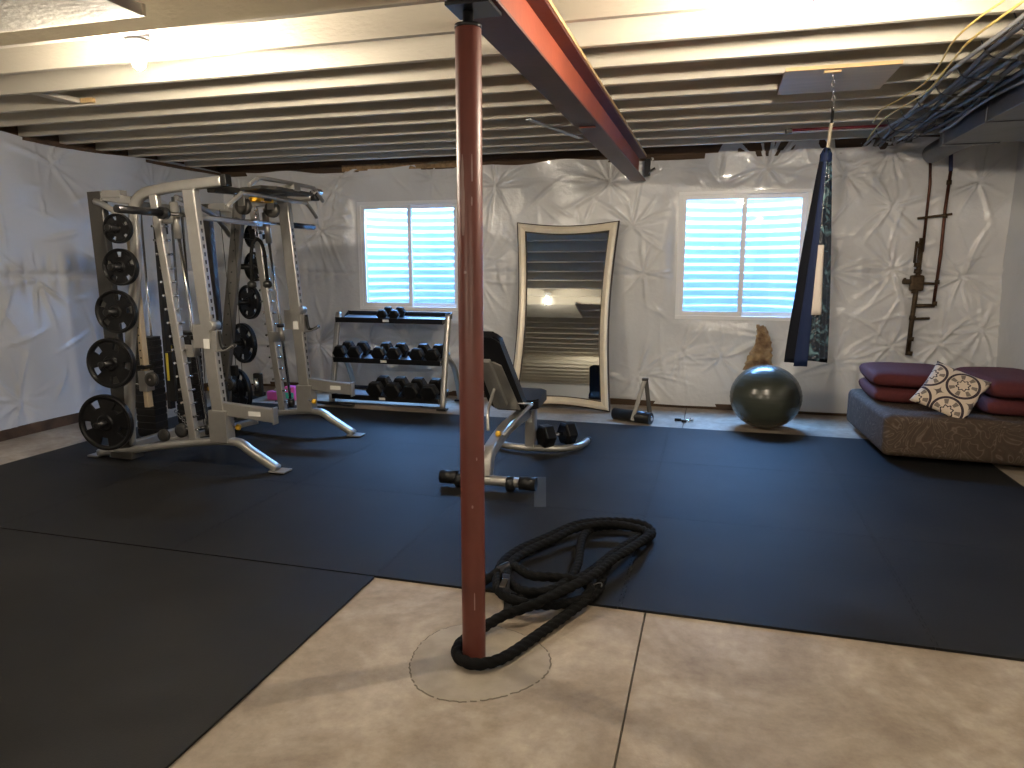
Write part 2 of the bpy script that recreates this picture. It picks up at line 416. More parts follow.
# local (x, y, height) -> world: x right, y up, height toward -Y
mtxB = Matrix(((1, 0, 0, XL), (0, 0, -1, YB), (0, 1, 0, SB), (0, 0, 0, 1)))
def lp(X, Z): return (X - XL, Z - SB)
pinsB = [lp(*p) for p in [(-5.2, .5), (-5.25, 1.5), (-4.6, .55), (-4.5, 1.9), (-4.25, 2.5), (-2.55, .45), (-2.6, 1.45), (-2.35, 2.35), (-3.4, .62), (-3.9, .6),
        (-3.1, 2.45), (-1.9, 1.5), (-1.95, .5), (-1.1, 2.35), (-.72, 1.42), (-.75, .34), (-.55, 2.45), (-.3, .6), (.1, .55), (-.85, 1.9), (.45, 2.45), (.75, .75), (1.1, 1.42), (1.2, .55),
        (1.15, 2.35), (1.65, 1.45), (1.70, .72), (1.55, 2.55), (2.25, 1.4), (2.1, .75), (2.3, 2.25), (2.45, .9), (-5.6, 2.3), (1.6, 2.05), (.95, 1.75)]]
holesB = [(w[0] - XL + .015, w[1] - XL - .015, w[2] - SB + .015, w[3] - SB - .015) for w in WINS]
sheet('plastic_sheet', XR - XL, 2.60 - SB, .014, pinsB, .028, 4, holesB, mtxB, 'plastic', wallb, big=.045,
      edge=lambda X: .015 * np.sin(X * 3.1) + .012 * np.sin(X * 7.7) - .02 + .10 / (1 + np.exp(-(X - 5.2) / .05)), seams=((1.38, .02),))
# left wall
mb = MB(); mb.box((XL - .13, (YF + YB) / 2, 1.45), (.25, YB - YF + .3, 2.9), 'darkwall'); walll = tag(mb.build('wall_left'), kind='structure')
mtxL = Matrix(((0, 0, 1, XL), (-1, 0, 0, YB), (0, 1, 0, .06), (0, 0, 0, 1)))   # x runs toward the camera
pinsL = [(.5, 1.4), (.4, .3), (1.1, 2.2), (1.25, 1.25), (1.7, .2), (2.35, 2.35), (2.6, 1.3), (2.9, .25), (3.3, 1.3), (1.75, 1.35), (3.7, 2.2), (4.2, 1.3)]
sheet('plastic_sheet', 8.0, 2.54, .02, pinsL, .028, 9, [], mtxL, 'plasticL', walll, big=.05, edge=lambda X: .03 * np.sin(X * 2.3), seams=((1.36, .03),))
# right wall
mb = MB(); mb.box((XR + .13, (YF + YB) / 2, 1.45), (.25, YB - YF + .3, 2.9), 'darkwall'); wallr = tag(mb.build('wall_right'), kind='structure')
mtxR = Matrix(((0, 0, -1, XR), (1, 0, 0, YB - 8.0), (0, 1, 0, .10), (0, 0, 0, 1)))
pinsR = [(7.2, .5), (7.4, 1.4), (7.0, 2.2), (6.2, 1.4), (6.0, .4), (5.2, 2.1), (5, 1.2)]
sheet('plastic_sheet', 8.0, 2.5, .03, pinsR, .012, 12, [], mtxR, 'plasticL', wallr, big=.025, seams=((1.36, .01),))
# wall behind the camera
mb = MB(); mb.box(((XL + XR) / 2, YF - .12, 1.45), (XR - XL + .5, .24, 2.9), 'plasticL'); tag(mb.build('wall_front'), kind='structure')
# rim boards and sill plates
mb = MB(); mb.box(((XL + XR) / 2, YB - .015, 2.72), (XR - XL, .03, .23), 'wood'); mb.box(((XL + XR) / 2, YB - .01, 2.58), (XR - XL, .02, .05), 'wood')
mb.box((-3.45, YB - .022, 2.60), (1.5, .02, .07), 'osb'); tag(mb.build('trim_1'), kind='structure')
mb = MB(); mb.box((XL + .015, (YF + YB) / 2, 2.72), (.03, YB - YF, .23), 'wood'); mb.box((XL + .03, (YF + YB) / 2, 2.585), (.08, YB - YF, .03), 'wood'); tag(mb.build('trim_2'), kind='structure')
mb = MB(); mb.box(((XL + XR) / 2, YB - .025, .03), (XR - XL, .05, .06), 'wood'); tag(mb.build('baseboard_back'), kind='structure')
mb = MB(); mb.box((XL + .025, (YF + YB) / 2, .045), (.05, YB - YF, .09), 'wood'); tag(mb.build('baseboard_left'), kind='structure')

# ------------------------------------------------------------------ windows and their wells
def window(n, w):
    x0, x1, z0, z1 = w; y = YB + .03; e = .05; d = .07
    mb = MB()
    mb.box(((x0 + x1) / 2, y, z0 + e / 2), (x1 - x0, d, e), 'white', bev=.005); mb.box(((x0 + x1) / 2, y, z1 - e / 2), (x1 - x0, d, e), 'white', bev=.005)
    mb.box((x0 + e / 2, y, (z0 + z1) / 2), (e, d, z1 - z0 - 2 * e), 'white'); mb.box((x1 - e / 2, y, (z0 + z1) / 2), (e, d, z1 - z0 - 2 * e), 'white', bev=.005)
    for c_, sz_ in (((x0 + x1) / 2, z0), (x1 - x0 + .04, .03)), (((x0 + x1) / 2, z1), (x1 - x0 + .04, .03)), ((x0, (z0 + z1) / 2), (.03, z1 - z0 - .03)), ((x1, (z0 + z1) / 2), (.03, z1 - z0 - .03)):
        mb.box((c_[0], YB - .002, c_[1]), (sz_[0], .008, sz_[1]), 'white')
    fr = tag(mb.build('window_%d' % n), kind='structure')
    xm = (x0 + x1) / 2 + .01
    for a, b, yy in ((x0 + e, xm + .03, y - .012), (xm - .02, x1 - e, y + .022)):
        s = .044; m2 = MB(); c = (a + b) / 2
        m2.box((c, yy, z0 + e + s / 2), (b - a, .02, s), 'white', bev=.003); m2.box((c, yy, z1 - e - s / 2), (b - a, .02, s), 'white', bev=.003)
        m2.box((a + s / 2, yy, (z0 + z1) / 2), (s, .02, z1 - z0 - 2 * e - 2 * s), 'white'); m2.box((b - s / 2, yy, (z0 + z1) / 2), (s, .02, z1 - z0 - 2 * e - 2 * s), 'white')
        sh = m2.build('sash', fr)
        m3 = MB(); m3.box((c, yy, (z0 + z1) / 2), (b - a - 2 * s + .006, .004, z1 - z0 - 2 * e - 2 * s + .006), 'glass'); m3.build('glass_pane', sh)
    return fr
def well(w, label):
    x0, x1, z0, z1 = w; cx = (x0 + x1) / 2; hw = .78; depth = .75; yb = YB + .26
    mb = MB(); k = mb.mi('galv'); nz = 130; na = 36; zb, zt = z0 - .35, 2.42
    g = []
    for i in range(nz):
        z = zb + (zt - zb) * i / (nz - 1); ph = 2 * PI * (z - zb) / .093; off = .019 * math.sin(ph + .5 * math.sin(ph)); row = []
        for j in range(na):
            a = PI * j / (na - 1)
            row.append(mb.bm.verts.new((cx + (hw + off) * math.cos(a), yb + (depth + off) * math.sin(a), z)))
        g.append(row)
    for i in range(nz - 1):
        for j in range(na - 1):
            f = mb.bm.faces.new((g[i][j], g[i][j + 1], g[i + 1][j + 1], g[i + 1][j])); f.smooth = True; f.material_index = k
    o = mb.build('window_well'); md = o.modifiers.new('thickness', 'SOLIDIFY'); md.thickness = -.003
    tag(o, label, 'window well')
    mb = MB(); mb.box((cx, yb + .4, zb + .02), (1.7, .95, .04), 'gravel'); mb.build('gravel_bed', o)
window(1, WINS[0]); window(2, WINS[1])
well(WINS[0], 'corrugated steel window well outside the left window'); well(WINS[1], 'corrugated steel window well outside the right window')

# ------------------------------------------------------------------ steel beam and post
mb = MB(); bx = -.797; zb = 2.345; fw = .078
yA, yZ = -4.9, 7.58; L = yZ - yA; ym = (yA + yZ) / 2
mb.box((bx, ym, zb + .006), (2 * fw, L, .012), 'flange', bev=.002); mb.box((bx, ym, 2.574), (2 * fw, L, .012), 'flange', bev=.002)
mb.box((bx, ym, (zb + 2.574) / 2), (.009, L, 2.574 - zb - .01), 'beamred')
sb = mb.build('steel_beam'); tag(sb, 'red oxide steel I-beam running under the ceiling joists to the back wall', 'steel beam')
mb = MB(); mb.box((bx, ym, 2.589), (2 * fw + .012, L, .018), 'plyedge', bev=.002); mb.build('wood_nailer', sb)
mb = MB(); mb.box((bx, 4.55, zb - .004), (.10, .015, .008), 'beamred'); mb.build('weld_tab', sb)
mb = MB(); mb.box((bx + .095, 7.54, 2.47), (.06, .05, .17), 'blackmetal', bev=.005); mb.box((bx + .14, 7.52, 2.44), (.08, .06, .02), 'blackmetal', rot=Matrix.Rotation(R(-30), 3, 'Y')); mb.build('pocket_bracket', sb)

post = empty('steel_post', (-.829, 2.40, 0), 'round red oxide steel post standing on the concrete with chipped paint', 'steel post')
mb = MB(); mb.lathe((0, 0, .004), (0, 0, 1), [(0, .0445), (.002, .0445), (2.272, .0445), (2.275, .043)], 'red', 40); mb.build('column_tube', post)
mb = MB(); mb.lathe((0, 0, 2.277), (0, 0, 1), [(0, .046), (.012, .046), (.013, .018), (.056, .018)], 'blackmetal', 24); mb.build('screw_jack', post)
mb = MB(); mb.box((.02, 0, 2.338), (.15, .15, .012), 'blackmetal', bev=.002); mb.build('cap_plate', post)
# worn paint patches: grey-pink scar on the side that faces the room
M['scar'] = mat('bare primer scar', (.26, .17, .155), .55)
def scar(a0, z0_, hh, ww, seed):
    mb = MB(); k = mb.mi('scar')
    q = random.Random(seed); n = 14; Lf, Rt = [], []
    for i in range(n):
        t_ = i / (n - 1); wv = ww * math.sin(PI * min(1, .12 + t_ * .88)) ** .6 * q.uniform(.7, 1.1) + .002; z_ = z0_ + hh * t_
        Lf.append((a0 - wv / .045 / 2, z_)); Rt.append((a0 + wv / .045 / 2, z_))
    def V(a, z_): return mb.bm.verts.new((.0452 * math.cos(a), .0452 * math.sin(a), z_))
    cols = []
    for (a, z_), (b, _) in zip(Lf, Rt): cols.append([V(a + (b - a) * u / 4, z_) for u in range(5)])
    for A, B in zip(cols, cols[1:]):
        for u in range(4):
            f = mb.bm.faces.new((A[u], A[u + 1], B[u + 1], B[u])); f.material_index = k; f.smooth = True
    mb.build('paint_scar', post)
scar(R(-103), 1.60, .27, .013, 1); scar(R(-60), 1.78, .09, .004, 2); scar(R(-62), 1.70, .03, .004, 3); scar(R(-72), .62, .012, .006, 4); scar(R(-50), .80, .012, .004, 5)
scar(R(-66), .22, .07, .003, 6); scar(R(-95), 1.47, .01, .01, 8)

# ------------------------------------------------------------------ bulbs
def bulb(x, y, label, s=1):
    e = empty('ceiling_bulb', (x, y, 2.60), label, 'light bulb')
    mb = MB(); mb.lathe((0, 0, .0), (0, 0, 1), [(0, .058), (.03, .058)], 'white'); mb.lathe((0, 0, 0), (0, 0, -1), [(0, .055), (.012, .055), (.03, .035), (.055, .03)], 'white'); mb.build('lamp_holder', e)
    mb = MB(); mb.lathe((0, 0, -.05), (0, 0, -1), [(0, .012), (.02, .016), (.035, .026), (.055, .031), (.075, .027), (.088, .014), (.092, .002)], EM, 16); mb.build('glowing_bulb', e)
EM = emis('bulb glow', (1, .86, .68), 3000)
bulb(-2.80, 3.10, 'bare glowing bulb on a white holder between joists, left of the red beam')
bulb(-2.4, -1.7, 'bare glowing bulb behind the camera, left of the red beam')
bulb(.9, -1.4, 'bare glowing bulb behind the camera, right of the red beam')
bulb(.355, 3.20, 'bare glowing bulb right of the red beam, at the top edge of the photo')

# ------------------------------------------------------------------ rubber mats
MT = .012
GX = [-5.12, -3.93, -2.72, -1.53, -.345, .905, 2.09]; GY = [2.945, 4.14, 5.375, 6.60]
cols_ = ['far left', 'second from left', 'third from left', 'fourth from left', 'fifth from left', 'far right']
rows_ = ['nearest the bare concrete', 'in the middle row', 'nearest the back wall']
def tile(x0, x1, y0, y1, label, group, lock=(1, 1, 1, 1)):
    mb = MB(); g = .0009
    pts = []
    n = 12
    def edge(ax, ay, bx_, by_, on, side):
        for i in range(n):
            for u in ((0., .5) if on else (0.,)):
                t_ = (i + u) / n; x = ax + (bx_ - ax) * t_; y = ay + (by_ - ay) * t_
                pts.append((x, y))
    poly = [(x0 + g, y0 + g), (x1 - g, y0 + g), (x1 - g, y1 - g), (x0 + g, y1 - g)]
    # dovetail teeth along the right and far edges, matching sockets in the neighbours
    def run(a, b, teeth, out):
        L_ = (b - a).length; d = (b - a).normalized(); nn = Vector((d.y, -d.x)); res = [a]
        if teeth:
            m_ = int(L_ / .055)
            for i in range(m_):
                s0 = L_ * (i + .25) / m_; s1 = L_ * (i + .75) / m_; h_ = .014
                res += [a + d * s0, a + d * (s0 - .003) + nn * out * h_, a + d * (s1 + .003) + nn * out * h_, a + d * s1]
        return res
    V2 = [Vector(p) for p in poly]; P = []
    P += run(V2[0], V2[1], lock[0], -1); P += run(V2[1], V2[2], lock[1], 1); P += run(V2[2], V2[3], lock[2], 1); P += run(V2[3], V2[0], lock[3], -1)
    mb.prism([(p.x, p.y) for p in P], Matrix.Translation((0, 0, .001)), MT - .001, 'rubber')
    tag(mb.build('rubber_mat'), label, 'rubber mat', group)
for i in range(6):
    for j in range(3):
        if i == 5 and False: continue
        tile(GX[i], GX[i + 1], GY[j], GY[j + 1], 'black rubber floor tile, %s column, %s' % (cols_[i], rows_[j]), 'interlocking rubber floor tiles', (j > 0, i < 5, j < 2, i > 0))
mb = MB(); mb.box((-3.32, 1.25, MT / 2 + .001), (3.60, 3.37, MT - .002), 'rubber', bev=.003)
tag(mb.build('large_rubber_mat'), 'large plain black rubber mat at the front left of the bare concrete', 'rubber mat')
mb = MB(); mb.prism([(-1.172, 4.734), (-1.018, 4.117), (-.946, 4.137), (-1.09, 4.757)], Matrix.Translation((0, 0, MT)), .0012, 'mat_reflection')  # pale reflection on the mat, painted in as a thin flat strip
tag(mb.build('reflection_strip'), 'pale painted reflection on the black mat in front of the bench', 'painted reflection')

# ------------------------------------------------------------------ smith machine
sm = empty('smith_machine', (-4.0, 4.93, MT), 'silver smith machine and cable trainer with pull-up handles, against the left wall', 'exercise machine')
Z0 = MT
def side(Y, sg, near):
    """one side frame in the plane Y; sg = +1 for the far side"""
    T = lambda x, z, dy=0: (x, Y + sg * dy, z)
    mb = MB(); p = [T(-4.60, .045), T(-4.3, .085), T(-3.9, .155), T(-3.55, .205), T(-3.36, .215), T(-3.28, .195), T(-3.21, .15), T(-3.0, .035)]
    mb.oval(spline(p, 5), .075, .055, 'silver')
    mb.box(T(-3.0 + .02, .012 + Z0), (.13, .11, .012), 'silver', bev=.003); mb.box(T(-4.62, .012 + Z0), (.10, .12, .014), 'silver', bev=.003)
    if True:
        mb.box(T(-3.17, .142), (.07, .045, .003), 'label', rot=Matrix.Rotation(R(34), 3, 'Y'))
    wbuild(mb, 'base_tube', sm)
    # main upright with slotted front face
    xb, xt, zt = -3.445, -3.58, 2.02
    mb = MB(); mb.rect([T(xb, .22), T(xt, zt)], .065, .10, 'silver')
    for k in range(26):
        z = .42 + k * .055
        if .62 < z and z < .0: continue
        x = xb + (xt - xb) * (z - .22) / (zt - .22) + .0505
        mb.box(T(x, z), (.003, .014, .028), 'black')
    mb.box(T(xb - .01, .33), (.15, .10, .24), 'silver', bev=.006)
    wbuild(mb, 'upright', sm)
    # spotter arm
    mb = MB(); mb.rect([T(-3.42, .46), T(-3.00, .43)], .05, .10, 'silver'); mb.box(T(-2.997, .43), (.012, .06, .125), 'silver', bev=.003)
    mb.box((-3.15, Y - .027, .44), (.10, .002, .035), 'label')
    wbuild(mb, 'safety_arm', sm)
    mb = MB(); mb.cyl(T(-3.43, .32, -.04), T(-3.37, .315, -.05), .008, 'chrome'); mb.lathe(T(-3.37, .315, -.05), (1, 0, -.1), [(0, .012), (.01, .022), (.03, .022), (.038, .01)], 'yellow', 12); wbuild(mb, 'pull_pin', sm)
    # bar catch with pad on the slotted face
    zc = .98 if near else 1.02
    mb = MB(); mb.box(T(-3.545, zc + .01), (.14, .085, .17), 'silver', bev=.004); mb.box((-3.5, Y - .046, zc - .04), (.05, .003, .07), 'label')
    mb.lathe(T(-3.475, zc + .09, -.05), (0, sg, 0), [(0, .035), (.1, .035)], 'silver', 16)
    mb.box(T(-3.44, zc - .02), (.03, .07, .15), 'silver', bev=.004)
    mb.rect([T(-3.45, zc - .10), T(-3.36, zc - .085), T(-3.30, zc - .05)], .05, .014, 'silver')
    oc = wbuild(mb, 'bar_catch', sm)
    mb = MB(); mb.tube(spline([T(-3.42, zc + .05), T(-3.405, zc - .06), T(-3.36, zc - .075), T(-3.30, zc - .045)], 4), .014, 'black'); wbuild(mb, 'rubber_pad', oc)
    # pegged smith upright
    mb = MB(); p0, p1 = T(-3.70, .20), T(-3.89, 2.0); mb.rect([p0, p1], .05, .065, 'silver')
    for k in range(17):
        t_ = .05 + k * .055
        q = Vector(p0).lerp(Vector(p1), t_)
        for s_ in (-1, 1): mb.cyl(q + Vector((.045 * s_, -.028, .0)), q + Vector((.045 * s_, .028, 0)), .009, 'chrome', 8)
    wbuild(mb, 'pegged_upright', sm)
    # guide rod with sleeve carriage
    a, b = Vector(T(-3.595, .25, -.03)), Vector(T(-3.76, 1.98, -.03))
    mb = MB(); mb.cyl(a, b, .0125, 'chrome', 12); mb.lathe(a, (0, 0, 1), [(0, .03), (.07, .03)], 'black', 14); wbuild(mb, 'guide_rod', sm)
    mb = MB(); c1 = a.lerp(b, .83); c2 = a.lerp(b, .98); mb.cyl(c1, c2, .028, 'silver', 16); q = a.lerp(b, .91)
    mb.box(q + Vector((-.06, 0, .0)), (.12, .05, .06), 'silver', bev=.004)
    mb.box(q + Vector((-.13, .0, -.06)), (.06, .06, .09), 'black', bev=.008)
    wbuild(mb, 'bar_carriage', sm)
    # lower stop
    mb = MB(); c1 = a.lerp(b, .34); c2 = a.lerp(b, .41); mb.cyl(c1, c2, .026, 'silver', 16); mb.lathe(c2, (0, 0, 1), [(0, .032), (.03, .032)], 'black', 16)
    mb.box(a.lerp(b, .36) + Vector((-.07, 0, 0)), (.11, .02, .09), 'silver', bev=.004); wbuild(mb, 'safety_stop', sm)
    # top tube, curving down into the rear tube
    mb = MB(); p = [T(-3.30, 2.075), T(-3.6, 2.055), T(-3.85, 2.03), T(-3.99, 2.0), T(-4.06, 1.93), T(-4.08, 1.80), T(-4.10, 1.5), T(-4.20, 1.0), T(-4.27, .5), T(-4.30, .13)]
    mb.oval(spline(p, 6), .06, .075, 'silver'); wbuild(mb, 'top_tube', sm)
    mb = MB(); mb.box(T(-3.285, 2.077), (.05, .066, .082), 'black', bev=.008, rot=Matrix.Rotation(R(-4), 3, 'Y')); wbuild(mb, 'end_cap', sm)
    # weight tree: tall charcoal plate upright and its horns
    mb = MB(); q0, q1 = T(-4.34, .10), T(-4.40, 2.03); mb.rect([q0, q1], .06, .13, 'charcoal'); mb.box(T(-4.34, .05), (.2, .12, .05), 'charcoal', bev=.005); wbuild(mb, 'plate_upright', sm)
    mb = MB(); mb.tube(spline([T(-4.40, 1.96, .02), T(-4.30, 1.93, .04), T(-4.16, 1.84, .02), T(-4.09, 1.74)], 5), .022, 'silver'); mb.rect([T(-4.40, 2.0), T(-4.08, 1.96)], .05, .06, 'silver')
    mb.box(T(-4.24, 2.01), (.16, .07, .05), 'silver', bev=.004)
    wbuild(mb, 'rear_brace', sm)
    # cable column, leaning, with holes
    if near: c0, c1 = Vector((-4.235, 4.50, .40)), Vector((-4.27, 4.50, 1.70)); mt_ = 'tan'
    else: c0, c1 = Vector((-4.215, 5.30, .12)), Vector((-3.86, 5.30, 2.12)); mt_ = 'grey'
    mb = MB(); mb.rect([c0, c1], .055, (.045 if near else .10), mt_)
    for k in range(18): q = c0.lerp(c1, .12 + k * .045); mb.cyl(q + Vector((0, -.030, 0)), q + Vector((0, -.026, 0)), .007, 'black', 8)
    wbuild(mb, 'cable_column', sm)
    zc = .42
    mb = MB(); q = c0.lerp(c1, .16); mb.box(q, (.075, .085, .16), 'silver', bev=.006); mb.box(q + Vector((0, 0, .11)), (.085, .09, .03), 'black', bev=.006)
    oc = wbuild(mb, 'pulley_carriage', sm)
    mb = MB(); w = q + Vector((.09, -.04, .02)); mb.lathe(w - Vector((0, .018, 0)), (0, 1, 0), [(0, .03), (.004, .055), (.012, .055), (.018, .045), (.024, .055), (.032, .055), (.036, .03)], 'charcoal', 24)
    mb.cyl(w + Vector((0, -.024, 0)), w + Vector((0, .024, 0)), .009, 'chrome', 10); wbuild(mb, 'pulley', oc)
    mb = MB(); mb.cyl(q + Vector((-.03, -.05, -.02)), q + Vector((-.10, -.07, -.02)), .008, 'chrome', 8); mb.lathe(q + Vector((-.08, -.065, -.02)), (-1, -.3, 0), [(0, .01), (.008, .02), (.03, .02), (.036, .01)], 'yellow', 12); wbuild(mb, 'pull_pin', oc)
    # floor pulleys and stack
    for dx, dz, r_ in ((.13, .12, .05), (.30, .17, .055)):
        mb = MB(); w = Vector((c0.x + dx, c0.y - .03, dz + .06)); mb.lathe(w, (0, 1, 0), [(0, r_ * .5), (.005, r_), (.012, r_), (.018, r_ * .8), (.024, r_), (.03, r_), (.036, r_ * .5)], 'charcoal', 24); wbuild(mb, 'floor_pulley', sm)
    ys = 4.72 if near else 5.18
    mb = MB(); mb.box((-4.42, ys, .52), (.18, .13, .82), 'black', bev=.006)
    for k in range(14): mb.box((-4.42, ys, .15 + k * .056), (.186, .136, .046), 'blackmetal', bev=.003)
    wbuild(mb, 'weight_stack', sm)
    mb = MB()
    for dx in (-.06, .06): mb.cyl((-4.42 + dx, ys, .1), (-4.42 + dx * .9, ys + .0, 1.96), .010, 'chrome', 10)
    wbuild(mb, 'stack_rods', sm)
    mb = MB(); xs_ = -4.20 if near else -4.56
    mb.box((xs_, ys - .02, 1.15), (.035, .05, 1.6), 'blackmetal', bev=.003); mb.box((xs_ + .06, ys - .06, .62), (.06, .03, .40), 'black', bev=.004); mb.box((xs_ + .045, ys - .08, .70), (.02, .004, .22), mat('yellow warning label', (.45, .36, .04), .5)); wbuild(mb, 'stack_shroud', sm)
    # cables
    mb = MB()
    mb.cyl((-3.85, ys - .08, .25), (-3.95, ys - .05, 1.95), .003, 'black', 6); mb.cyl((-3.80, ys - .1, .25), (-3.82, ys - .05, 1.95), .003, 'black', 6)
    wbuild(mb, 'steel_cable', sm)
    mb = MB(); mb.box((-3.87, ys - .1, .62), (.05, .05, .09), 'black', bev=.01); wbuild(mb, 'cable_block', sm); mb = MB(); mb.box((-3.68, ys - .05, .50), (.07, .05, .20), 'black', bev=.012); mb.cyl((-3.68, ys - .08, .45), (-3.68, ys - .08, .56), .022, 'chrome', 12); wbuild(mb, 'cable_block', sm)
side(4.35, -1, True); side(5.50, 1, False)
# crossbars
mb = MB(); mb.rect([(-4.30, 4.35, .12), (-4.28, 5.50, .12)], .06, .06, 'silver', up=(0, 0, 1)); mb.rect([(-4.45, 4.3, .05), (-3.95, 5.45, .10)], .05, .05, 'silver', up=(0, 0, 1)); wbuild(mb, 'rear_crossbar', sm)
mb = MB(); mb.rect([(-4.10, 4.35, 1.93), (-4.10, 5.50, 1.93)], .06, .05, 'silver', up=(0, 0, 1)); wbuild(mb, 'upper_crossbar', sm)
mb = MB(); mb.rect([(-3.60, 4.38, 1.84), (-3.72, 5.35, 1.84)], .035, .035, 'silver', up=(0, 0, 1)); mb.tube(spline([(-3.75, 4.40, 1.98), (-3.85, 4.9, 1.90), (-4.0, 5.3, 1.75)], 6), .02, 'silver'); wbuild(mb, 'front_crossbar', sm)
mb = MB(); mb.rect([(-3.45, 4.40, 2.03), (-3.55, 5.45, 2.08)], .05, .06, 'charcoal', up=(0, 0, 1)); wbuild(mb, 'overhead_crossbar', sm)
# pull-up assembly
mb = MB(); mb.tube(spline([(-3.30, 4.36, 1.90), (-3.30, 4.52, 1.995), (-3.30, 4.60, 2.01), (-3.30, 5.32, 2.01), (-3.30, 5.40, 2.0), (-3.30, 5.54, 1.90)], 5), .0155, 'silver')
mb.tube(spline([(-3.15, 4.42, 2.05), (-3.15, 4.52, 2.10), (-3.15, 4.60, 2.115), (-3.15, 5.20, 2.115), (-3.15, 5.28, 2.10), (-3.15, 5.40, 2.02)], 5), .0155, 'silver')
wbuild(mb, 'pull_up_bar', sm)
mb = MB(); mb.prism([(-3.62, 4.80), (-3.20, 4.62), (-3.13, 4.72), (-3.13, 5.22), (-3.22, 5.30), (-3.62, 5.10)], Matrix.Translation((0, 0, 2.05)), .022, 'charcoal', bev=.004)
mb.rect([(-3.65, 4.98, 2.03), (-3.12, 4.98, 2.09)], .08, .05, 'silver'); wbuild(mb, 'top_plate', sm)
mb = MB(); mb.lathe((-3.16, 5.28, 2.09), (0, 1, 0), [(0, .024), (.1, .024)], 'chrome', 14); wbuild(mb, 'chrome_roller', sm); mb = MB()
mb.box((-3.36, 4.86, 1.99), (.10, .17, .035), 'yellow', bev=.008); mb.box((-3.305, 4.86, 1.99), (.004, .09, .02), 'black')
wbuild(mb, 'warning_handle', sm)
for yy in (4.66, 5.02):
    mb = MB(); w = Vector((-3.38, yy, 1.93)); mb.lathe(w - Vector((0, .02, 0)), (0, 1, 0), [(0, .03), (.004, .062), (.014, .062), (.02, .05), (.026, .062), (.036, .062), (.04, .03)], 'charcoal', 24)
    mb.box(w + Vector((0, 0, .05)), (.06, .055, .10), 'silver', bev=.005); wbuild(mb, 'overhead_pulley', sm)
# barbell of the smith machine
mb = MB(); bX, bZ = -3.70, 1.855
mb.cyl((bX, 4.10, bZ), (bX, 5.85, bZ), .014, 'chrome', 14); bar = wbuild(mb, 'smith_bar', sm)
for a, b in ((3.80, 4.18), (6.15, 5.72)):
    mb = MB(); mb.cyl((bX, a, bZ), (bX, b, bZ), .0255, 'blackmetal', 18); mb.lathe((bX, b, bZ), (0, 1 if b > a else -1, 0), [(0, .042), (.05, .042)], 'black', 18); wbuild(mb, 'bar_sleeve', bar)
# single handles and rope pull-down hanging from the overhead pulleys
mb = MB(); ca = (-3.42, 4.86)
for k in range(6): mb.tube([(ca[0] + .01 * math.cos(t_) * (k % 2), ca[1] + .008 * math.cos(t_), 1.93 - k * .032 + .018 * math.sin(t_)) for t_ in [2 * PI * j / 10 for j in range(10)]], .003, 'chrome', 6, closed=True)
mb.tube([(ca[0], ca[1] + .018 * math.cos(t_), 1.745 + .035 * math.sin(t_)) for t_ in [2 * PI * j / 14 for j in range(14)]], .004, 'chrome', 6, closed=True)
ch = mb.build('hanging_chain')
mb = ch
tr = empty('rope_handle', (ca[0], ca[1], 1.70), 'black triceps rope hanging from a chain at the middle of the smith machine', 'cable handle')
ch.data.transform(Matrix.Translation(Vector((-ca[0], -ca[1], -1.70)))); ch.parent = tr
mb = MB()
for s_ in (-1, 1): mb.tube(spline([(0, 0, 0), (0, .05 * s_, -.03), (0, .085 * s_, -.12), (.0, .10 * s_, -.34)], 6), .014, 'rope', 10)
mb.build('twin_rope', tr)
for s_ in (-1, 1):
    mb = MB(); mb.lathe((0, .10 * s_, -.32), (0, 0, -1), [(0, .016), (.015, .034), (.045, .036), (.06, .02)], 'black', 16); mb.build('rope_knob', tr)
# chrome bar lying on the base with a short chain
mb = MB(); mb.tube(spline([(-3.98, 4.52, .235), (-3.85, 4.50, .25), (-3.72, 4.52, .265), (-3.62, 4.55, .33)], 5), .014, 'chrome', 12)
sbx = mb.build('curl_bar'); tag(sbx, 'short bent chrome cable bar lying on the smith machine base', 'cable bar')
mb = MB()
for k in range(6): mb.tube([(-3.86 - k * .022 + .012 * math.cos(t_), 4.48, .27 + k * .022 + .012 * math.sin(t_)) for t_ in [2 * PI * j / 10 for j in range(10)]], .0035, 'chrome', 6, closed=True)
mb.build('short_chain', sbx)

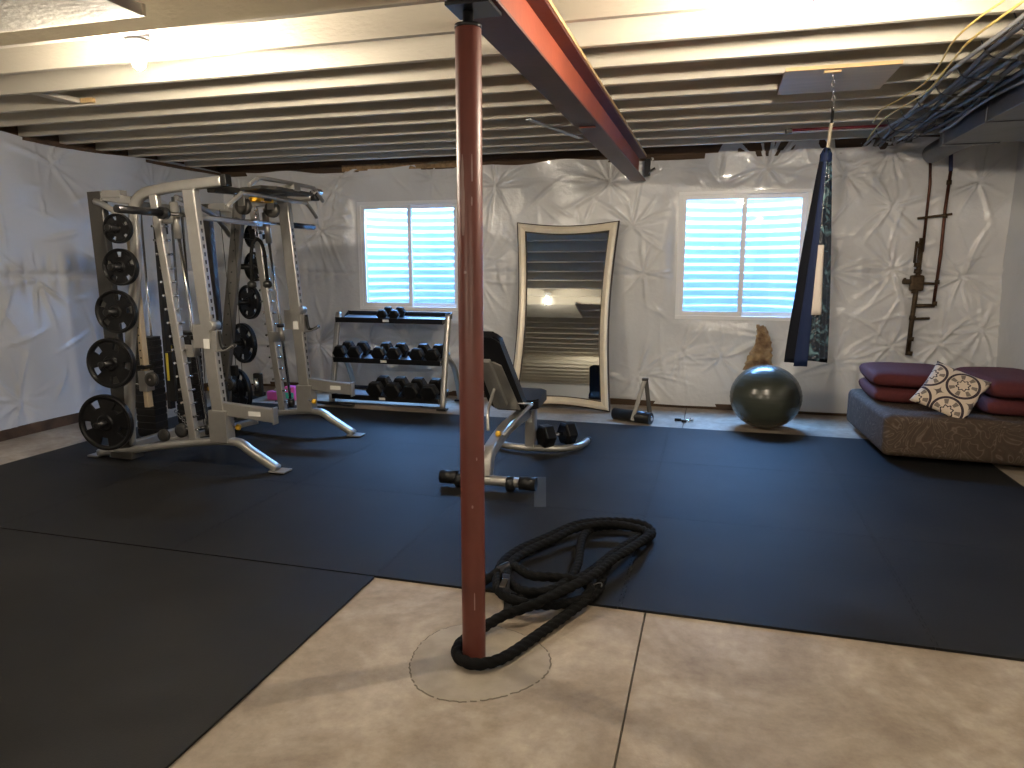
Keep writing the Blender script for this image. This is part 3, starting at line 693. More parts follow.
# ------------------------------------------------------------------ weight plates
def plate_mesh(r):
    mb = MB(); N = 60; k = mb.mi('blackrub'); bm = mb.bm
    rad = [.026, r * .26, r * .30, r * .55, r * .83, r * .87, r * .91, r * .985, r]
    th = [.024, .024, .012, .011, .011, .014, .021, .021, .015]
    hole = lambda i, j: i == 3 and ((j % 12) < 4)
    fr = [[bm.verts.new((rr_ * math.cos(2 * PI * j / N), rr_ * math.sin(2 * PI * j / N), h)) for j in range(N)] for rr_, h in zip(rad, th)]
    bk = [[bm.verts.new((rr_ * math.cos(2 * PI * j / N), rr_ * math.sin(2 * PI * j / N), -h)) for j in range(N)] for rr_, h in zip(rad, th)]
    Q = lambda *v: setattr(bm.faces.new(v), 'material_index', k)
    nr = len(rad) - 1
    for i in range(nr):
        for j in range(N):
            n = (j + 1) % N
            if hole(i, j): 
                Q(fr[i][j], fr[i][n], bk[i][n], bk[i][j]); Q(fr[i + 1][j], fr[i + 1][n], bk[i + 1][n], bk[i + 1][j])
                if not hole(i, (j - 1) % N): Q(fr[i][j], fr[i + 1][j], bk[i + 1][j], bk[i][j])
                if not hole(i, n): Q(fr[i][n], fr[i + 1][n], bk[i + 1][n], bk[i][n])
                continue
            Q(fr[i][j], fr[i][n], fr[i + 1][n], fr[i + 1][j]); Q(bk[i][j], bk[i][n], bk[i + 1][n], bk[i + 1][j])
    for j in range(N):
        n = (j + 1) % N
        Q(fr[nr][j], fr[nr][n], bk[nr][n], bk[nr][j]); Q(fr[0][j], fr[0][n], bk[0][n], bk[0][j])
    return mb
sizes = [(1.755, .105), (1.485, .132), (1.165, .157), (.785, .187), (.33, .215)]
words = ['smallest top', 'small second', 'medium third', 'large fourth', 'largest bottom']
sm_side = {'near': ('nearer', 4.20, -4.20), 'far': ('farther', 5.64, -4.12)}
for key, (wd, Yp, Xp) in sm_side.items():
    sg = -1 if key == 'near' else 1
    n = Vector((.15 if sg < 0 else .34, sg * .95, 0)).normalized()
    for (z, r), w in zip(sizes, words):
        xo = Xp + {1.755: .11, 1.485: .105, 1.165: .03, .785: -.06, .33: -.16}[z]
        p = Vector((xo, Yp - sg * 0 + sg * 0, z))
        h = plate_mesh(r).build('weight_plate')
        h.location = p; h.rotation_mode = 'QUATERNION'; h.rotation_quaternion = n.to_track_quat('Z', 'Y') @ Matrix.Rotation(R(20 + 40 * z), 3, 'Z').to_quaternion()
        tag(h, 'black grip weight plate, %s plate on the %s side of the smith machine' % (w, wd), 'weight plate', 'weight plates on the %s side tree' % wd)
        md = h.modifiers.new('edge', 'BEVEL'); md.width = .003; md.segments = 2
        mb = MB(); mb.cyl(p - n * .16, p + n * .10, .0235, 'blackmetal', 16); mb.lathe(p + n * .10, n, [(0, .0255), (.012, .0255), (.016, .018)], 'black', 16)
        wbuild(mb, 'plate_horn', sm)

# ------------------------------------------------------------------ dumbbells
def dumbbell_meshes(r, L, hd):
    """axis along local Y; r across-corner head radius"""
    a = MB(); a.lathe((0, -L / 2, 0), (0, 1, 0), [(0, .017), (L * .3, .0155), (L * .5, .018), (L * .7, .0155), (L, .017)], 'chrome', 16)
    heads = []
    for s_ in (-1, 1):
        b = MB(); prof = [(0, r * .78), (.012, r), (hd - .012, r), (hd, r * .8)]
        k = b.mi('blackrub'); rings = []
        for z, rr_ in prof: rings.append([b.bm.verts.new((rr_ * math.cos(PI / 3 * j), s_ * (L / 2 - .01 + z), rr_ * math.sin(PI / 3 * j))) for j in range(6)])
        for A, B in zip(rings, rings[1:]):
            for j in range(6): b.bm.faces.new((A[j], A[(j + 1) % 6], B[(j + 1) % 6], B[j]))
        b.bm.faces.new(rings[0]); b.bm.faces.new(rings[-1])
        heads.append(b)
    return a, heads
def make_db(r, L, hd):
    e = bpy.data.objects.new('dumbbell', None); C.objects.link(e); a, hs = dumbbell_meshes(r, L, hd)
    o = a.build('handle', e); tag(o, 'chrome handle')
    for h in hs:
        q = h.build('head', e); md = q.modifiers.new('edge', 'BEVEL'); md.width = .004; md.segments = 2
    return e
protos = {}
def db(kind, loc, rot, label, group):
    r, L, hd = {'s': (.062, .11, .065), 'm': (.084, .12, .088), 'l': (.099, .12, .104)}[kind]
    if kind not in protos: e = make_db(r, L, hd); protos[kind] = e
    else:
        src = protos[kind]; e = src.copy(); C.objects.link(e)
        for ch_ in list(src.children):
            c = ch_.copy(); C.objects.link(c); c.parent = e
    e.location = loc; e.rotation_euler = rot
    tag(e, label, 'dumbbell', group); return e

# ------------------------------------------------------------------ dumbbell rack
rx0, rx1 = -3.95, -2.665; ryf, ryb = 6.78, 7.22
rk = empty('dumbbell_rack', ((rx0 + rx1) / 2, 7.0, 0), 'silver and black three-shelf dumbbell rack below the left window', 'dumbbell rack')
for x in (rx0, rx1):
    mb = MB(); mb.oval(spline([(x, ryf, .02), (x, ryf + .07, .35), (x, ryf + .16, .75), (x, ryf + .22, .99)], 5), .06, .05, 'silver', up=(1, 0, 0))
    mb.box((x, ryf, .018), (.10, .10, .02), 'black', bev=.004); wbuild(mb, 'front_leg', rk)
    mb = MB(); mb.oval(spline([(x, ryb + .10, .02), (x, ryb + .03, .22), (x, ryb - .09, .42), (x, ryf + .12, .56)], 5), .055, .045, 'silver', up=(1, 0, 0))
    mb.box((x, ryb + .10, .018), (.10, .10, .02), 'black', bev=.004); wbuild(mb, 'rear_leg', rk)
SH = [(.93, 6.88), (.505, 6.80), (.115, 6.74)]
for z, yf in SH:
    mb = MB(); rot = Matrix.Rotation(R(9), 3, 'X'); cx = (rx0 + rx1) / 2; w = rx1 - rx0 - .05; cy = yf + .15
    mb.box((cx, cy, z + .0), (w, .30, .006), 'shelfmetal', rot=rot)
    mb.box(Vector((cx, cy, z)) + rot @ Vector((0, -.15, .012)), (w, .008, .055), 'blackmetal', rot=rot, bev=.002)
    mb.box(Vector((cx, cy, z)) + rot @ Vector((0, .15, .02)), (w, .008, .05), 'blackmetal', rot=rot, bev=.002)
    for s_ in (rx0 + .03, rx1 - .03): mb.prism([(-.15, -.02), (.15, -.02), (.15, .05), (0, .0), (-.15, .04)], Matrix.Translation((s_, cy, z)) @ rot.to_4x4() @ Matrix(((0, 0, 1, 0), (1, 0, 0, 0), (0, 1, 0, 0), (0, 0, 0, 1))), .005, 'blackmetal')
    mb.box(Vector((cx - .02, cy, z)) + rot @ Vector((0, -.156, .012)), (.07, .003, .026), 'label', rot=rot)
    wbuild(mb, 'shelf', rk)
mb = MB(); mb.rect([(rx0, ryf + .03, .075), (rx1, ryf + .03, .075)], .02, .02, 'blackmetal', up=(0, 0, 1)); wbuild(mb, 'floor_rail', rk)
t9 = R(9)
def onshelf(k, x, kind):
    z, yf = SH[k]; r = {'s': .062, 'm': .084, 'l': .099}[kind]
    return (x, yf + .15 - math.sin(t9) * r, z + .004 + r * .866 * math.cos(t9))
for x, w in ((-3.40, 'left'), (-3.26, 'right')): db('s', onshelf(0, x, 's'), (t9, 0, 0), 'small black hex dumbbell, %s one of the pair on the top shelf of the rack' % w, 'dumbbells on the top shelf')
mids = [(-3.86, 'first'), (-3.685, 'second'), (-3.40, 'third'), (-3.225, 'fourth'), (-2.965, 'fifth'), (-2.79, 'sixth')]
for x, w in mids: db('m', onshelf(1, x, 'm'), (t9, 0, 0), 'black hex dumbbell, %s from the left on the middle shelf of the rack' % w, 'dumbbells on the middle shelf')
for x, w in ((-3.42, 'leftmost'), (-3.215, 'second'), (-3.01, 'third'), (-2.805, 'rightmost')): db('l', onshelf(2, x, 'l'), (t9, 0, 0), 'large black hex dumbbell, %s of the four on the bottom shelf' % w, 'dumbbells on the bottom shelf')

# ------------------------------------------------------------------ bench
bn = empty('weight_bench', (-1.36, 4.95, MT), 'adjustable weight bench with black pads and silver frame behind the red post', 'weight bench')
yf_ = 4.38
mb = MB(); mb.cyl((-1.66, yf_, .075), (-1.14, yf_, .075), .034, 'silver', 20)
ft = wbuild(mb, 'front_foot_tube', bn)
for x0_, x1_ in ((-1.74, -1.62), (-1.18, -1.07)):
    mb = MB(); mb.cyl((x0_, yf_, .075), (x1_, yf_, .075), .045, 'black', 20); wbuild(mb, 'foam_end', ft)
for x_ in (-1.60, -1.24):
    mb = MB(); mb.lathe((x_ - .035, yf_, .062), (1, 0, 0), [(0, .022), (.008, .05), (.055, .05), (.063, .022)], 'black', 24); mb.cyl((x_ - .042, yf_, .062), (x_ + .038, yf_, .062), .018, 'chrome', 12); wbuild(mb, 'wheel', ft)
# spine: from the front tube up and back
mb = MB(); mb.rect(spline([(-1.42, 4.40, .10), (-1.42, 4.44, .22), (-1.42, 4.56, .27), (-1.41, 4.85, .33), (-1.39, 5.25, .35), (-1.38, 5.45, .35)], 5), .075, .085, 'silver', up=(1, 0, 0)); mb.box((-1.455, 4.405, .22), (.03, .06, .16), 'white', bev=.004); wbuild(mb, 'spine', bn)
mb = MB(); mb.rect([(-1.36, 5.38, .06), (-1.36, 5.38, .37)], .08, .09, 'silver', up=(1, 0, 0)); mb.box((-1.36, 5.334, .30), (.04, .004, .06), 'label'); wbuild(mb, 'rear_leg', bn)
mb = MB(); mb.tube(spline([(-1.76, 5.72, .055), (-1.70, 5.50, .055), (-1.55, 5.38, .055), (-1.33, 5.36, .055), (-1.13, 5.40, .055), (-1.0, 5.52, .055), (-.96, 5.72, .055)], 6), .028, 'silver', 14)
mb.lathe((-.96, 5.72, .055), (.1, 1, 0), [(0, .030), (.03, .030)], 'black', 14); mb.lathe((-1.76, 5.72, .055), (-.1, 1, 0), [(0, .030), (.03, .030)], 'black', 14)
wbuild(mb, 'curved_foot', bn)
# backrest, reclined toward the camera
bb, bt = Vector((-1.44, 5.02, .43)), Vector((-1.55, 4.66, 1.01)); d = (bt - bb); Lb = d.length; d.normalize(); side_ = Vector((-1, 0, 0)); nrm = side_.cross(d).normalized()
rotm = Matrix((side_, d, nrm)).transposed()
rotm = Matrix([[side_[i], d[i], nrm[i]] for i in range(3)])
if nrm.y < 0: nn_ = -1
else: nn_ = 1
mid = (bb + bt) / 2
pw = .27
def padpoly(w, L_, taper=.03, n=5, rc=.05):
    pts = []
    for cx_, cy_, a0 in ((w / 2 - rc, L_ / 2 - rc, 0), (-w / 2 + rc, L_ / 2 - rc, 90), (-w / 2 + rc, -L_ / 2 + rc, 180), (w / 2 - rc, -L_ / 2 + rc, 270)):
        for i in range(n + 1):
            a = R(a0 + 90 * i / n); pts.append((cx_ + rc * math.cos(a), cy_ + rc * math.sin(a)))
    return pts
mb = MB(); mb.prism(padpoly(pw, Lb), Matrix.Translation(mid) @ rotm.to_4x4() @ Matrix.Translation((0, 0, -.005)), .07, 'pad', bev=.012); wbuild(mb, 'backrest', bn)
mb = MB(); mb.prism([(-.10, -Lb / 2 + .02), (.10, -Lb / 2 + .02), (.085, .10), (.04, .13), (-.04, .13), (-.085, .10)], Matrix.Translation(mid) @ rotm.to_4x4() @ Matrix.Translation((0, 0, -.02)), .014, 'silver', bev=.003)
mb.box(mid + rotm @ Vector((0, -.05, -.035)), (.05, .42, .04), 'silver', rot=rotm, bev=.004); wbuild(mb, 'backrest_frame', bn)
mb = MB(); mb.tube(spline([(-1.47, 4.60, .36), (-1.49, 4.66, .48), (-1.50, 4.78, .56), (-1.50, 4.88, .64)], 5), .012, 'silver'); mb.tube(spline([(-1.36, 4.60, .33), (-1.30, 4.75, .42), (-1.25, 4.95, .49)], 5), .014, 'silver'); mb.cyl((-1.55, 4.98, .49), (-1.24, 4.98, .49), .012, 'chrome'); wbuild(mb, 'adjuster_arc', bn)
mb = MB(); mb.lathe((-1.39, 4.62, .34), (-.4, -1, .2), [(0, .01), (.008, .02), (.03, .02), (.036, .01)], 'yellow', 12); wbuild(mb, 'pull_pin', bn)
mb = MB(); mb.prism(padpoly(.29, .36), Matrix.Translation((-1.385, 5.28, .435)) @ Matrix.Rotation(R(5), 4, 'X'), .075, 'pad', bev=.012); wbuild(mb, 'seat', bn)
mb = MB(); mb.prism([(-.1, -.1), (.1, -.1), (.1, .12), (-.1, .12)], Matrix.Translation((-1.385, 5.28, .42)), .012, 'silver'); mb.rect([(-1.38, 5.34, .36), (-1.38, 5.30, .43)], .08, .08, 'silver', up=(1, 0, 0)); wbuild(mb, 'seat_frame', bn)
e = db('l', (-1.165, 5.46, .155), (0, 0, R(-45)), 'large black hex dumbbell resting on the curved foot of the weight bench', None)

# ------------------------------------------------------------------ mirror
mr = bpy.data.objects.new('leaning_mirror', None); C.objects.link(mr)
mr.location = (-1.52, 7.17, .004)
tilt = R(10.3); rz = R(-.5)
mr.rotation_euler = (-tilt, 0, rz)
tag(mr, 'tall floor mirror with curved-in champagne frame leaning on the plastic wall', 'mirror')
def outline(w, h, cs, ct, n=14):
    """incurved rectangle, corners at +-w/2, 0..h"""
    P = []
    for i in range(n): t_ = i / n; P.append((-w / 2 + w * t_, 0 + ct * math.sin(PI * t_)))
    for i in range(n): t_ = i / n; P.append((w / 2 - cs * math.sin(PI * t_), h * t_))
    for i in range(n): t_ = i / n; P.append((w / 2 - w * t_, h - ct * math.sin(PI * t_)))
    for i in range(n): t_ = i / n; P.append((-w / 2 + cs * math.sin(PI * t_), h - h * t_))
    return P
def inset(P, f, h):   # offset toward the centre, width f
    out = []; n = len(P); q = n // 4
    cxs = 0; cyy = h / 2
    for i, (x, y) in enumerate(P):
        a = Vector(P[i - 1]); b = Vector(P[(i + 1) % n]); t_ = (b - a).normalized(); nn = Vector((-t_.y, t_.x))
        if i % q == 0:
            t1 = (Vector(P[i]) - a).normalized(); t2 = (b - Vector(P[i])).normalized(); n1 = Vector((-t1.y, t1.x)); n2 = Vector((-t2.y, t2.x)); bis = (n1 + n2); nn = bis / max(.3, bis.dot(n1))
        out.append((x + nn.x * f, y + nn.y * f))
    return out
W_, H_ = 1.10, 1.98; O = outline(W_, H_, .058, .045)
def ringpt(P, yy): return [(x, yy, z) for x, z in P]
mb = MB(); k1 = mb.mi('darkedge'); k2 = mb.mi('goldframe')
lay = [(0, .035, 0), (0, -.004, 0), (.012, -.012, 0), (.018, -.030, 1), (.045, -.040, 1), (.075, -.026, 1), (.088, -.016, 1), (.096, -.010, 0), (.10, .010, 0), (.10, .035, 0)]
rings = []
for f_, yy, mi_ in lay:
    rings.append([mb.bm.verts.new(v) for v in ringpt(inset(O, f_, H_) if f_ else O, yy)])
for a in range(len(lay) - 1):
    A, B = rings[a], rings[a + 1]; n = len(A)
    for j in range(n):
        f = mb.bm.faces.new((A[j], A[(j + 1) % n], B[(j + 1) % n], B[j])); f.material_index = k2 if lay[a + 1][2] else k1; f.smooth = False
A, B = rings[-1], rings[0]
for j in range(len(A)): f = mb.bm.faces.new((A[j], A[(j + 1) % len(A)], B[(j + 1) % len(A)], B[j])); f.material_index = k1
mb.build('mirror_frame', mr)
# glass, very slightly bowed as a large thin sheet is
mb = MB(); G = inset(O, .096, H_); k = mb.mi('mirror'); n = len(G) // 4
bot, rt, top, lf = G[:n + 1], G[n:2 * n + 1], G[2 * n:3 * n + 1], (G[3 * n:] + [G[0]])
grid = []
for i in range(n + 1):
    row = []
    l = lf[n - i]; r_ = rt[i]
    for j in range(n + 1):
        u, v = j / n, i / n
        x = (l[0] * (1 - u) + r_[0] * u); z = (bot[j][1] * (1 - v) + top[n - j][1] * v)
        x += 0
        yy = .004 - .006 * (1 - (2 * u - 1) ** 2) * 0 
        row.append(mb.bm.verts.new((x, .004, z)))
    grid.append(row)
for i in range(n):
    for j in range(n): f = mb.bm.faces.new((grid[i][j], grid[i][j + 1], grid[i + 1][j + 1], grid[i + 1][j])); f.material_index = k
gl = mb.build('mirror_glass', mr); md = gl.modifiers.new('thickness', 'SOLIDIFY'); md.thickness = .004; md.offset = -1

# ------------------------------------------------------------------ exercise ball
br = .318
mb = MB(); prof = []
n = 60
for i in range(n + 1):
    a = PI * i / n; rr_ = br * math.sin(a); z = -br * .93 * math.cos(a)
    rib = .0018 * math.sin(a * 46) if .35 < a < 2.8 else 0
    prof.append((z + br * .93, max(.001, rr_ + rib)))
prof = [(max(z, .0), r_) for z, r_ in prof]
mb.lathe((0, 0, 0), (0, 0, 1), prof, 'ball', 72); o = mb.build('exercise_ball', loc=(.505, 6.86, .002))
tag(o, 'large dark olive-grey exercise ball on the concrete below the right window', 'exercise ball')
mb = MB(); mb.lathe((0, -.0, br * 1.86 - .004), (0, 0, 1), [(0, .012), (.004, .012), (.006, .006)], 'cablewhite', 12); p_ = mb.build('valve_plug', o)

# ------------------------------------------------------------------ foam bar with triangular handle, clamp
fb = empty('foam_grip_bar', (-.68, 6.80, 0), 'black foam roller bar with upright silver triangle handle, right of the mirror', 'foam bar')
fa, fz = Vector((-.20, -.02, .062)), Vector((.17, -.11, .062))
fa = Vector((-.21, .06, .062)); fz = Vector((.16, -.10, .062))
dd = (fz - fa).normalized()
mb = MB(); mb.cyl(fa, fz, .056, 'black', 24); mb.build('foam_roll', fb)
mb = MB(); mb.lathe(fz, dd, [(0, .02), (.012, .02)], 'chrome', 14); mb.lathe(fa, -dd, [(0, .02), (.012, .02)], 'chrome', 14); mb.build('end_bolt', fb)
ap = Vector((.085, -.04, .42))
mb = MB(); mb.rect([fa.lerp(fz, .52) + Vector((.0, -.06, -.03)), ap], .04, .018, 'silver', up=(1, 0, 0)); mb.rect([fz + Vector((-.01, .03, .0)), ap + Vector((.012, .01, 0))], .04, .018, 'charcoal', up=(1, 0, 0)); mb.box(ap + Vector((.006, 0, .008)), (.06, .05, .025), 'charcoal', bev=.005); mb.build('triangle_handle', fb)
cl = empty('metal_clamp', (-.22, 6.93, 0), 'small metal clamp with black grips on the concrete beside the foam bar', 'clamp')
mb = MB(); mb.cyl((-.09, 0, .018), (-.03, 0, .018), .014, 'black', 12); mb.build('grip', cl)
mb = MB(); mb.cyl((-.03, 0, .016), (.08, .01, .016), .008, 'chrome', 10); mb.cyl((.05, -.03, .014), (.055, .11, .014), .006, 'chrome', 8); mb.box((.0, -.03, .015), (.05, .03, .025), 'black', bev=.006); mb.box((.085, .01, .016), (.012, .03, .03), 'chrome', bev=.002); mb.build('jaw', cl)

# ------------------------------------------------------------------ torn insulation below the right window
mb = MB(); k = mb.mi('insul'); q = random.Random(5); nr, nc = 22, 9; g = []
for i in range(nr):
    v = i / (nr - 1); hw = .045 + .11 * v ** 1.2; row = []
    for j in range(nc):
        u = j / (nc - 1) * 2 - 1
        row.append(mb.bm.verts.new((.475 + .02 * math.sin(v * 5) + u * hw * q.uniform(.85, 1.1) + .02 * v, YB - .095 - .02 * (1 - u * u) - q.uniform(0, .03) * (.3 + v), .90 - .45 * v + q.uniform(-.01, .01))))
    g.append(row)
for i in range(nr - 1):
    for j in range(nc - 1): f = mb.bm.faces.new((g[i][j], g[i][j + 1], g[i + 1][j + 1], g[i + 1][j])); f.material_index = k
o = mb.build('torn_insulation'); md = o.modifiers.new('t', 'SOLIDIFY'); md.thickness = -.02
tag(o, 'torn brown paper and insulation sticking out of the plastic above the ball', 'torn insulation')

# ------------------------------------------------------------------ hanging navy swing and its plywood anchor
mb = MB(); mb.box((0, 0, 0), (.60, .59, .018), 'ply', bev=.001); mb.box((0, -.292, 0), (.60, .012, .020), 'plyedge')
o = mb.build('plywood_anchor', loc=(.635, 4.815, 2.590)); tag(o, 'square plywood board screwed under the joists above the hanging swing', 'plywood board')
mb = MB(); mb.box((-.045, -.235, -.014), (.09, .04, .012), 'plyedge', bev=.002); mb.build('wood_block', o)
hs = empty('hanging_swing', (.645, 4.98, .825), 'gathered navy nylon swing hanging by a cord from the plywood board', 'hanging swing')
bmk = MB(); top = Vector((-.05, -.40, 1.735))
mb = MB(); q = top
for kk in range(5): mb.tube([(top.x + .010 * kk + .008 * math.cos(t_) * (1 if kk % 2 else .3), top.y + .05 * kk + .008 * math.cos(t_) * (.3 if kk % 2 else 1), top.z - kk * .033 + .02 * math.sin(t_)) for t_ in [2 * PI * j / 10 for j in range(10)]], .004, 'chrome', 6, closed=True)
mb.build('carabiner', hs)
mb = MB(); mb.cyl((-.01, -.18, 1.60), (.0, -.10, 1.53), .009, 'black', 8); mb.build('black_sling', hs)
mb = MB(); mb.tube(spline([(.0, -.10, 1.53), (.0, -.04, 1.46), (-.0, 0, 1.39)], 4), .010, 'cordrope', 10); mb.build('cord', hs)
def fabric(a0, a1, rfun, zs, m, name, ph=0, n=26):
    b_ = MB(); k_ = b_.mi(m); g_ = []
    for z, (cx_, hw, dp) in zs:
        row = []
        for j in range(n):
            t_ = a0 + (a1 - a0) * j / (n - 1)
            fold = 1 + .10 * math.sin(5 * t_ + ph + z * 2) + .05 * math.sin(11 * t_ + 3 * z)
            row.append(b_.bm.verts.new((cx_ + hw * fold * math.cos(t_), dp * fold * math.sin(t_), z)))
        g_.append(row)
    for A, B in zip(g_, g_[1:]):
        for j in range(n - 1): f = b_.bm.faces.new((A[j], A[j + 1], B[j + 1], B[j])); f.material_index = k_; f.smooth = True
    o_ = b_.build(name, hs); md_ = o_.modifiers.new('t', 'SOLIDIFY'); md_.thickness = .005; md_.offset = 0; return o_
def prof_at(z):
    # z 0..1.39 -> centre, half width, depth
    t_ = 1 - z / 1.39
    cx_ = -.005 + .0 * t_ - .045 * t_; hw = .022 + .105 * t_ ** .85; dp = .022 + .055 * t_ ** .8
    if z > 1.32: hw = .030; dp = .03
    if z > 1.38: hw = .016
    return (cx_, hw, dp)
zz = [.045 + i * 1.345 / 40 for i in range(41)]
fabric(R(238), R(274), None, [(z + (-.02 if z < .06 else 0), prof_at(z)) for z in zz], 'navy', 'navy_panel', n=30)
fabric(R(0), R(238), None, [(z, prof_at(z)) for z in zz], 'black_nylon', 'back_panel', 2)
fabric(R(274), R(360), None, [(z + (.02 if z < .06 else 0), prof_at(z)) for z in zz], 'foil', 'printed_panel', 1)
# pale strip tucked in the front fold
b_ = MB(); k_ = b_.mi(mat('cream label cloth', (.52, .47, .42), .7)); g_ = []
for i in range(12):
    z = .36 + .44 * i / 11; cx_, hw, dp = prof_at(z); row = []
    for j in range(6):
        t_ = R(270 + 34 * j / 5)
        fold = 1 + .10 * math.sin(5 * t_ + 1 + z * 2) + .05 * math.sin(11 * t_ + 3 * z) + .05
        row.append(b_.bm.verts.new((cx_ + hw * fold * math.cos(t_), dp * fold * math.sin(t_) - .012, z)))
    g_.append(row)
for A, B in zip(g_, g_[1:]):
    for j in range(5): f = b_.bm.faces.new((A[j], A[j + 1], B[j + 1], B[j])); f.material_index = k_; f.smooth = True
o_ = b_.build('cream_strip', hs); md_ = o_.modifiers.new('t', 'SOLIDIFY'); md_.thickness = .004
mb = MB(); mb.lathe((-.005, 0, 1.30), (0, 0, 1), [(0, .028), (.02, .036), (.06, .034), (.09, .020), (.10, .012)], 'navy', 16); mb.build('gathered_knot', hs)

# ------------------------------------------------------------------ battle rope, looped round the post
def fl(x, y, z=0.):
    """floor point seen at (x, y) of the photograph, used to trace the lay of the rope on the ground"""
    u = (x - 512) / F_PX; v = -(y - 384) / F_PX; f = math.cos(pitch) + v * math.sin(pitch); dz = -math.sin(pitch) + v * math.cos(pitch)
    X = u * math.cos(yaw) - f * math.sin(yaw); Y = u * math.sin(yaw) + f * math.cos(yaw); t_ = (z - 1.5) / dz
    return Vector((X * t_, Y * t_, z))
path = [(508, 604, .04), (530, 596, .06), (560, 588, .08), (590, 572, .08), (618, 550, .07), (640, 536, .05), (645, 529, .04), (628, 526, .04), (598, 527, .045), (584, 535, .06), (580, 550, .07),
        (577, 566, .08), (566, 582, .09), (545, 592, .09), (522, 590, .08), (508, 578, .07), (512, 562, .06), (530, 550, .06), (552, 540, .07), (575, 529, .08), (606, 524, .08), (636, 528, .08), (648, 534, .09), (636, 545, .10), (612, 560, .11),
        (590, 577, .12), (560, 592, .11), (530, 606, .08), (505, 615, .05), (484, 627, .035), (468, 637, .03), (459, 645, .03), (457, 655, .03), (466, 662, .03), (482, 664, .03), (505, 657, .03), (535, 637, .03), (570, 612, .035), (598, 590, .05), (603, 574, .06), (612, 560, .09), (634, 546, .09),
        (652, 534, .05), (642, 524, .06), (612, 521, .05), (578, 524, .06), (545, 538, .05), (520, 549, .05), (503, 562, .05), (497, 578, .05), (500, 592, .07), (520, 602, .07), (548, 605, .05), (580, 600, .05), (590, 588, .08), (575, 580, .10), (552, 577, .10), (530, 575, .09), (514, 566, .08), (500, 571, .06), (484, 581, .04), (466, 588, .035)]
pp = [fl(x, y, z + .0) for x, y, z in path]
sp = spline(pp, 9)
# resample evenly
acc = [0]
for a, b in zip(sp, sp[1:]): acc.append(acc[-1] + (b - a).length)
tot = acc[-1]; ns = int(tot / .012); rs = []; j = 0
for i in range(ns + 1):
    s_ = tot * i / ns
    while j < len(acc) - 2 and acc[j + 1] < s_: j += 1
    t_ = (s_ - acc[j]) / max(1e-6, acc[j + 1] - acc[j]); rs.append(sp[j].lerp(sp[j + 1], t_))
def rprof(i):
    tw = i * .012 / .13 * 2 * PI / 1.0; out = []
    for j in range(18):
        a = 2 * PI * j / 18; r_ = .0215 * (.80 + .28 * abs(math.cos(1.5 * (a - tw)))); out.append((r_ * math.cos(a), r_ * math.sin(a)))
    return out
mb = MB(); mb.sweep(rs, rprof, 'rope'); o = mb.build('battle_rope'); tag(o, 'thick black battle rope coiled on the floor and looped round the red post', 'battle rope')
def clasp(cx_, cy_, z, name):
    m_ = MB(); c = fl(cx_, cy_, z); i = min(range(len(rs)), key=lambda q: (rs[q] - c).length); d_ = (rs[min(i + 2, len(rs) - 1)] - rs[i - 2]).normalized()
    m_.lathe(rs[i] - d_ * .03, d_, [(0, .0235), (.003, .0255), (.057, .0255), (.06, .0235)], 'blackmetal', 20); ob = m_.build(name, o); return ob
clasp(505, 572, .05, 'taped_end')
m_ = MB(); c = fl(597, 585, .075); m_.tube([c + Vector((.022 * math.cos(a), .018 * math.sin(a), .006 * math.sin(a * 2))) for a in [R(t) for t in range(-20, 190, 15)]], .0028, 'cablewhite', 6); m_.build('thread_whipping', o)
# black anchor strap across the rope by the post
mb = MB(); a_ = fl(505, 577, .10); mb.rect(spline([a_ + Vector((-.03, .12, -.05)), a_ + Vector((0, .02, .0)), fl(506, 590, .09), fl(508, 603, .05), fl(507, 612, .02)], 5), .035, .006, 'black', up=(1, 0, .0)); 
st = mb.build('nylon_strap', o)
mb = MB(); c = fl(504, 583, .125); mb.box(c, (.028, .055, .006), 'chrome', rot=Matrix.Rotation(R(15), 3, 'X'), bev=.002); mb.build('strap_buckle', st)

# ------------------------------------------------------------------ sofa bed base, cushions, pillow
def soft_box(c, size, m, name, rot=None, bev=.06, sag=0., seed=1, parent=None):
    mb = MB(); mb.box((0, 0, 0), size, m)
    o_ = mb.build(name, parent); md = o_.modifiers.new('b', 'BEVEL'); md.width = bev; md.segments = 4
    md = o_.modifiers.new('s', 'SUBSURF'); md.subdivision_type = 'SIMPLE'; md.levels = md.render_levels = 3
    tx = bpy.data.textures.new('soft noise', 'CLOUDS'); tx.noise_scale = .35
    md = o_.modifiers.new('d', 'DISPLACE'); md.texture = tx; md.strength = sag; md.texture_coords = 'LOCAL'
    md = o_.modifiers.new('sm', 'SMOOTH'); md.iterations = 6
    for p in o_.data.polygons: p.use_smooth = True
    o_.location = c
    if rot: o_.rotation_euler = rot
    return o_
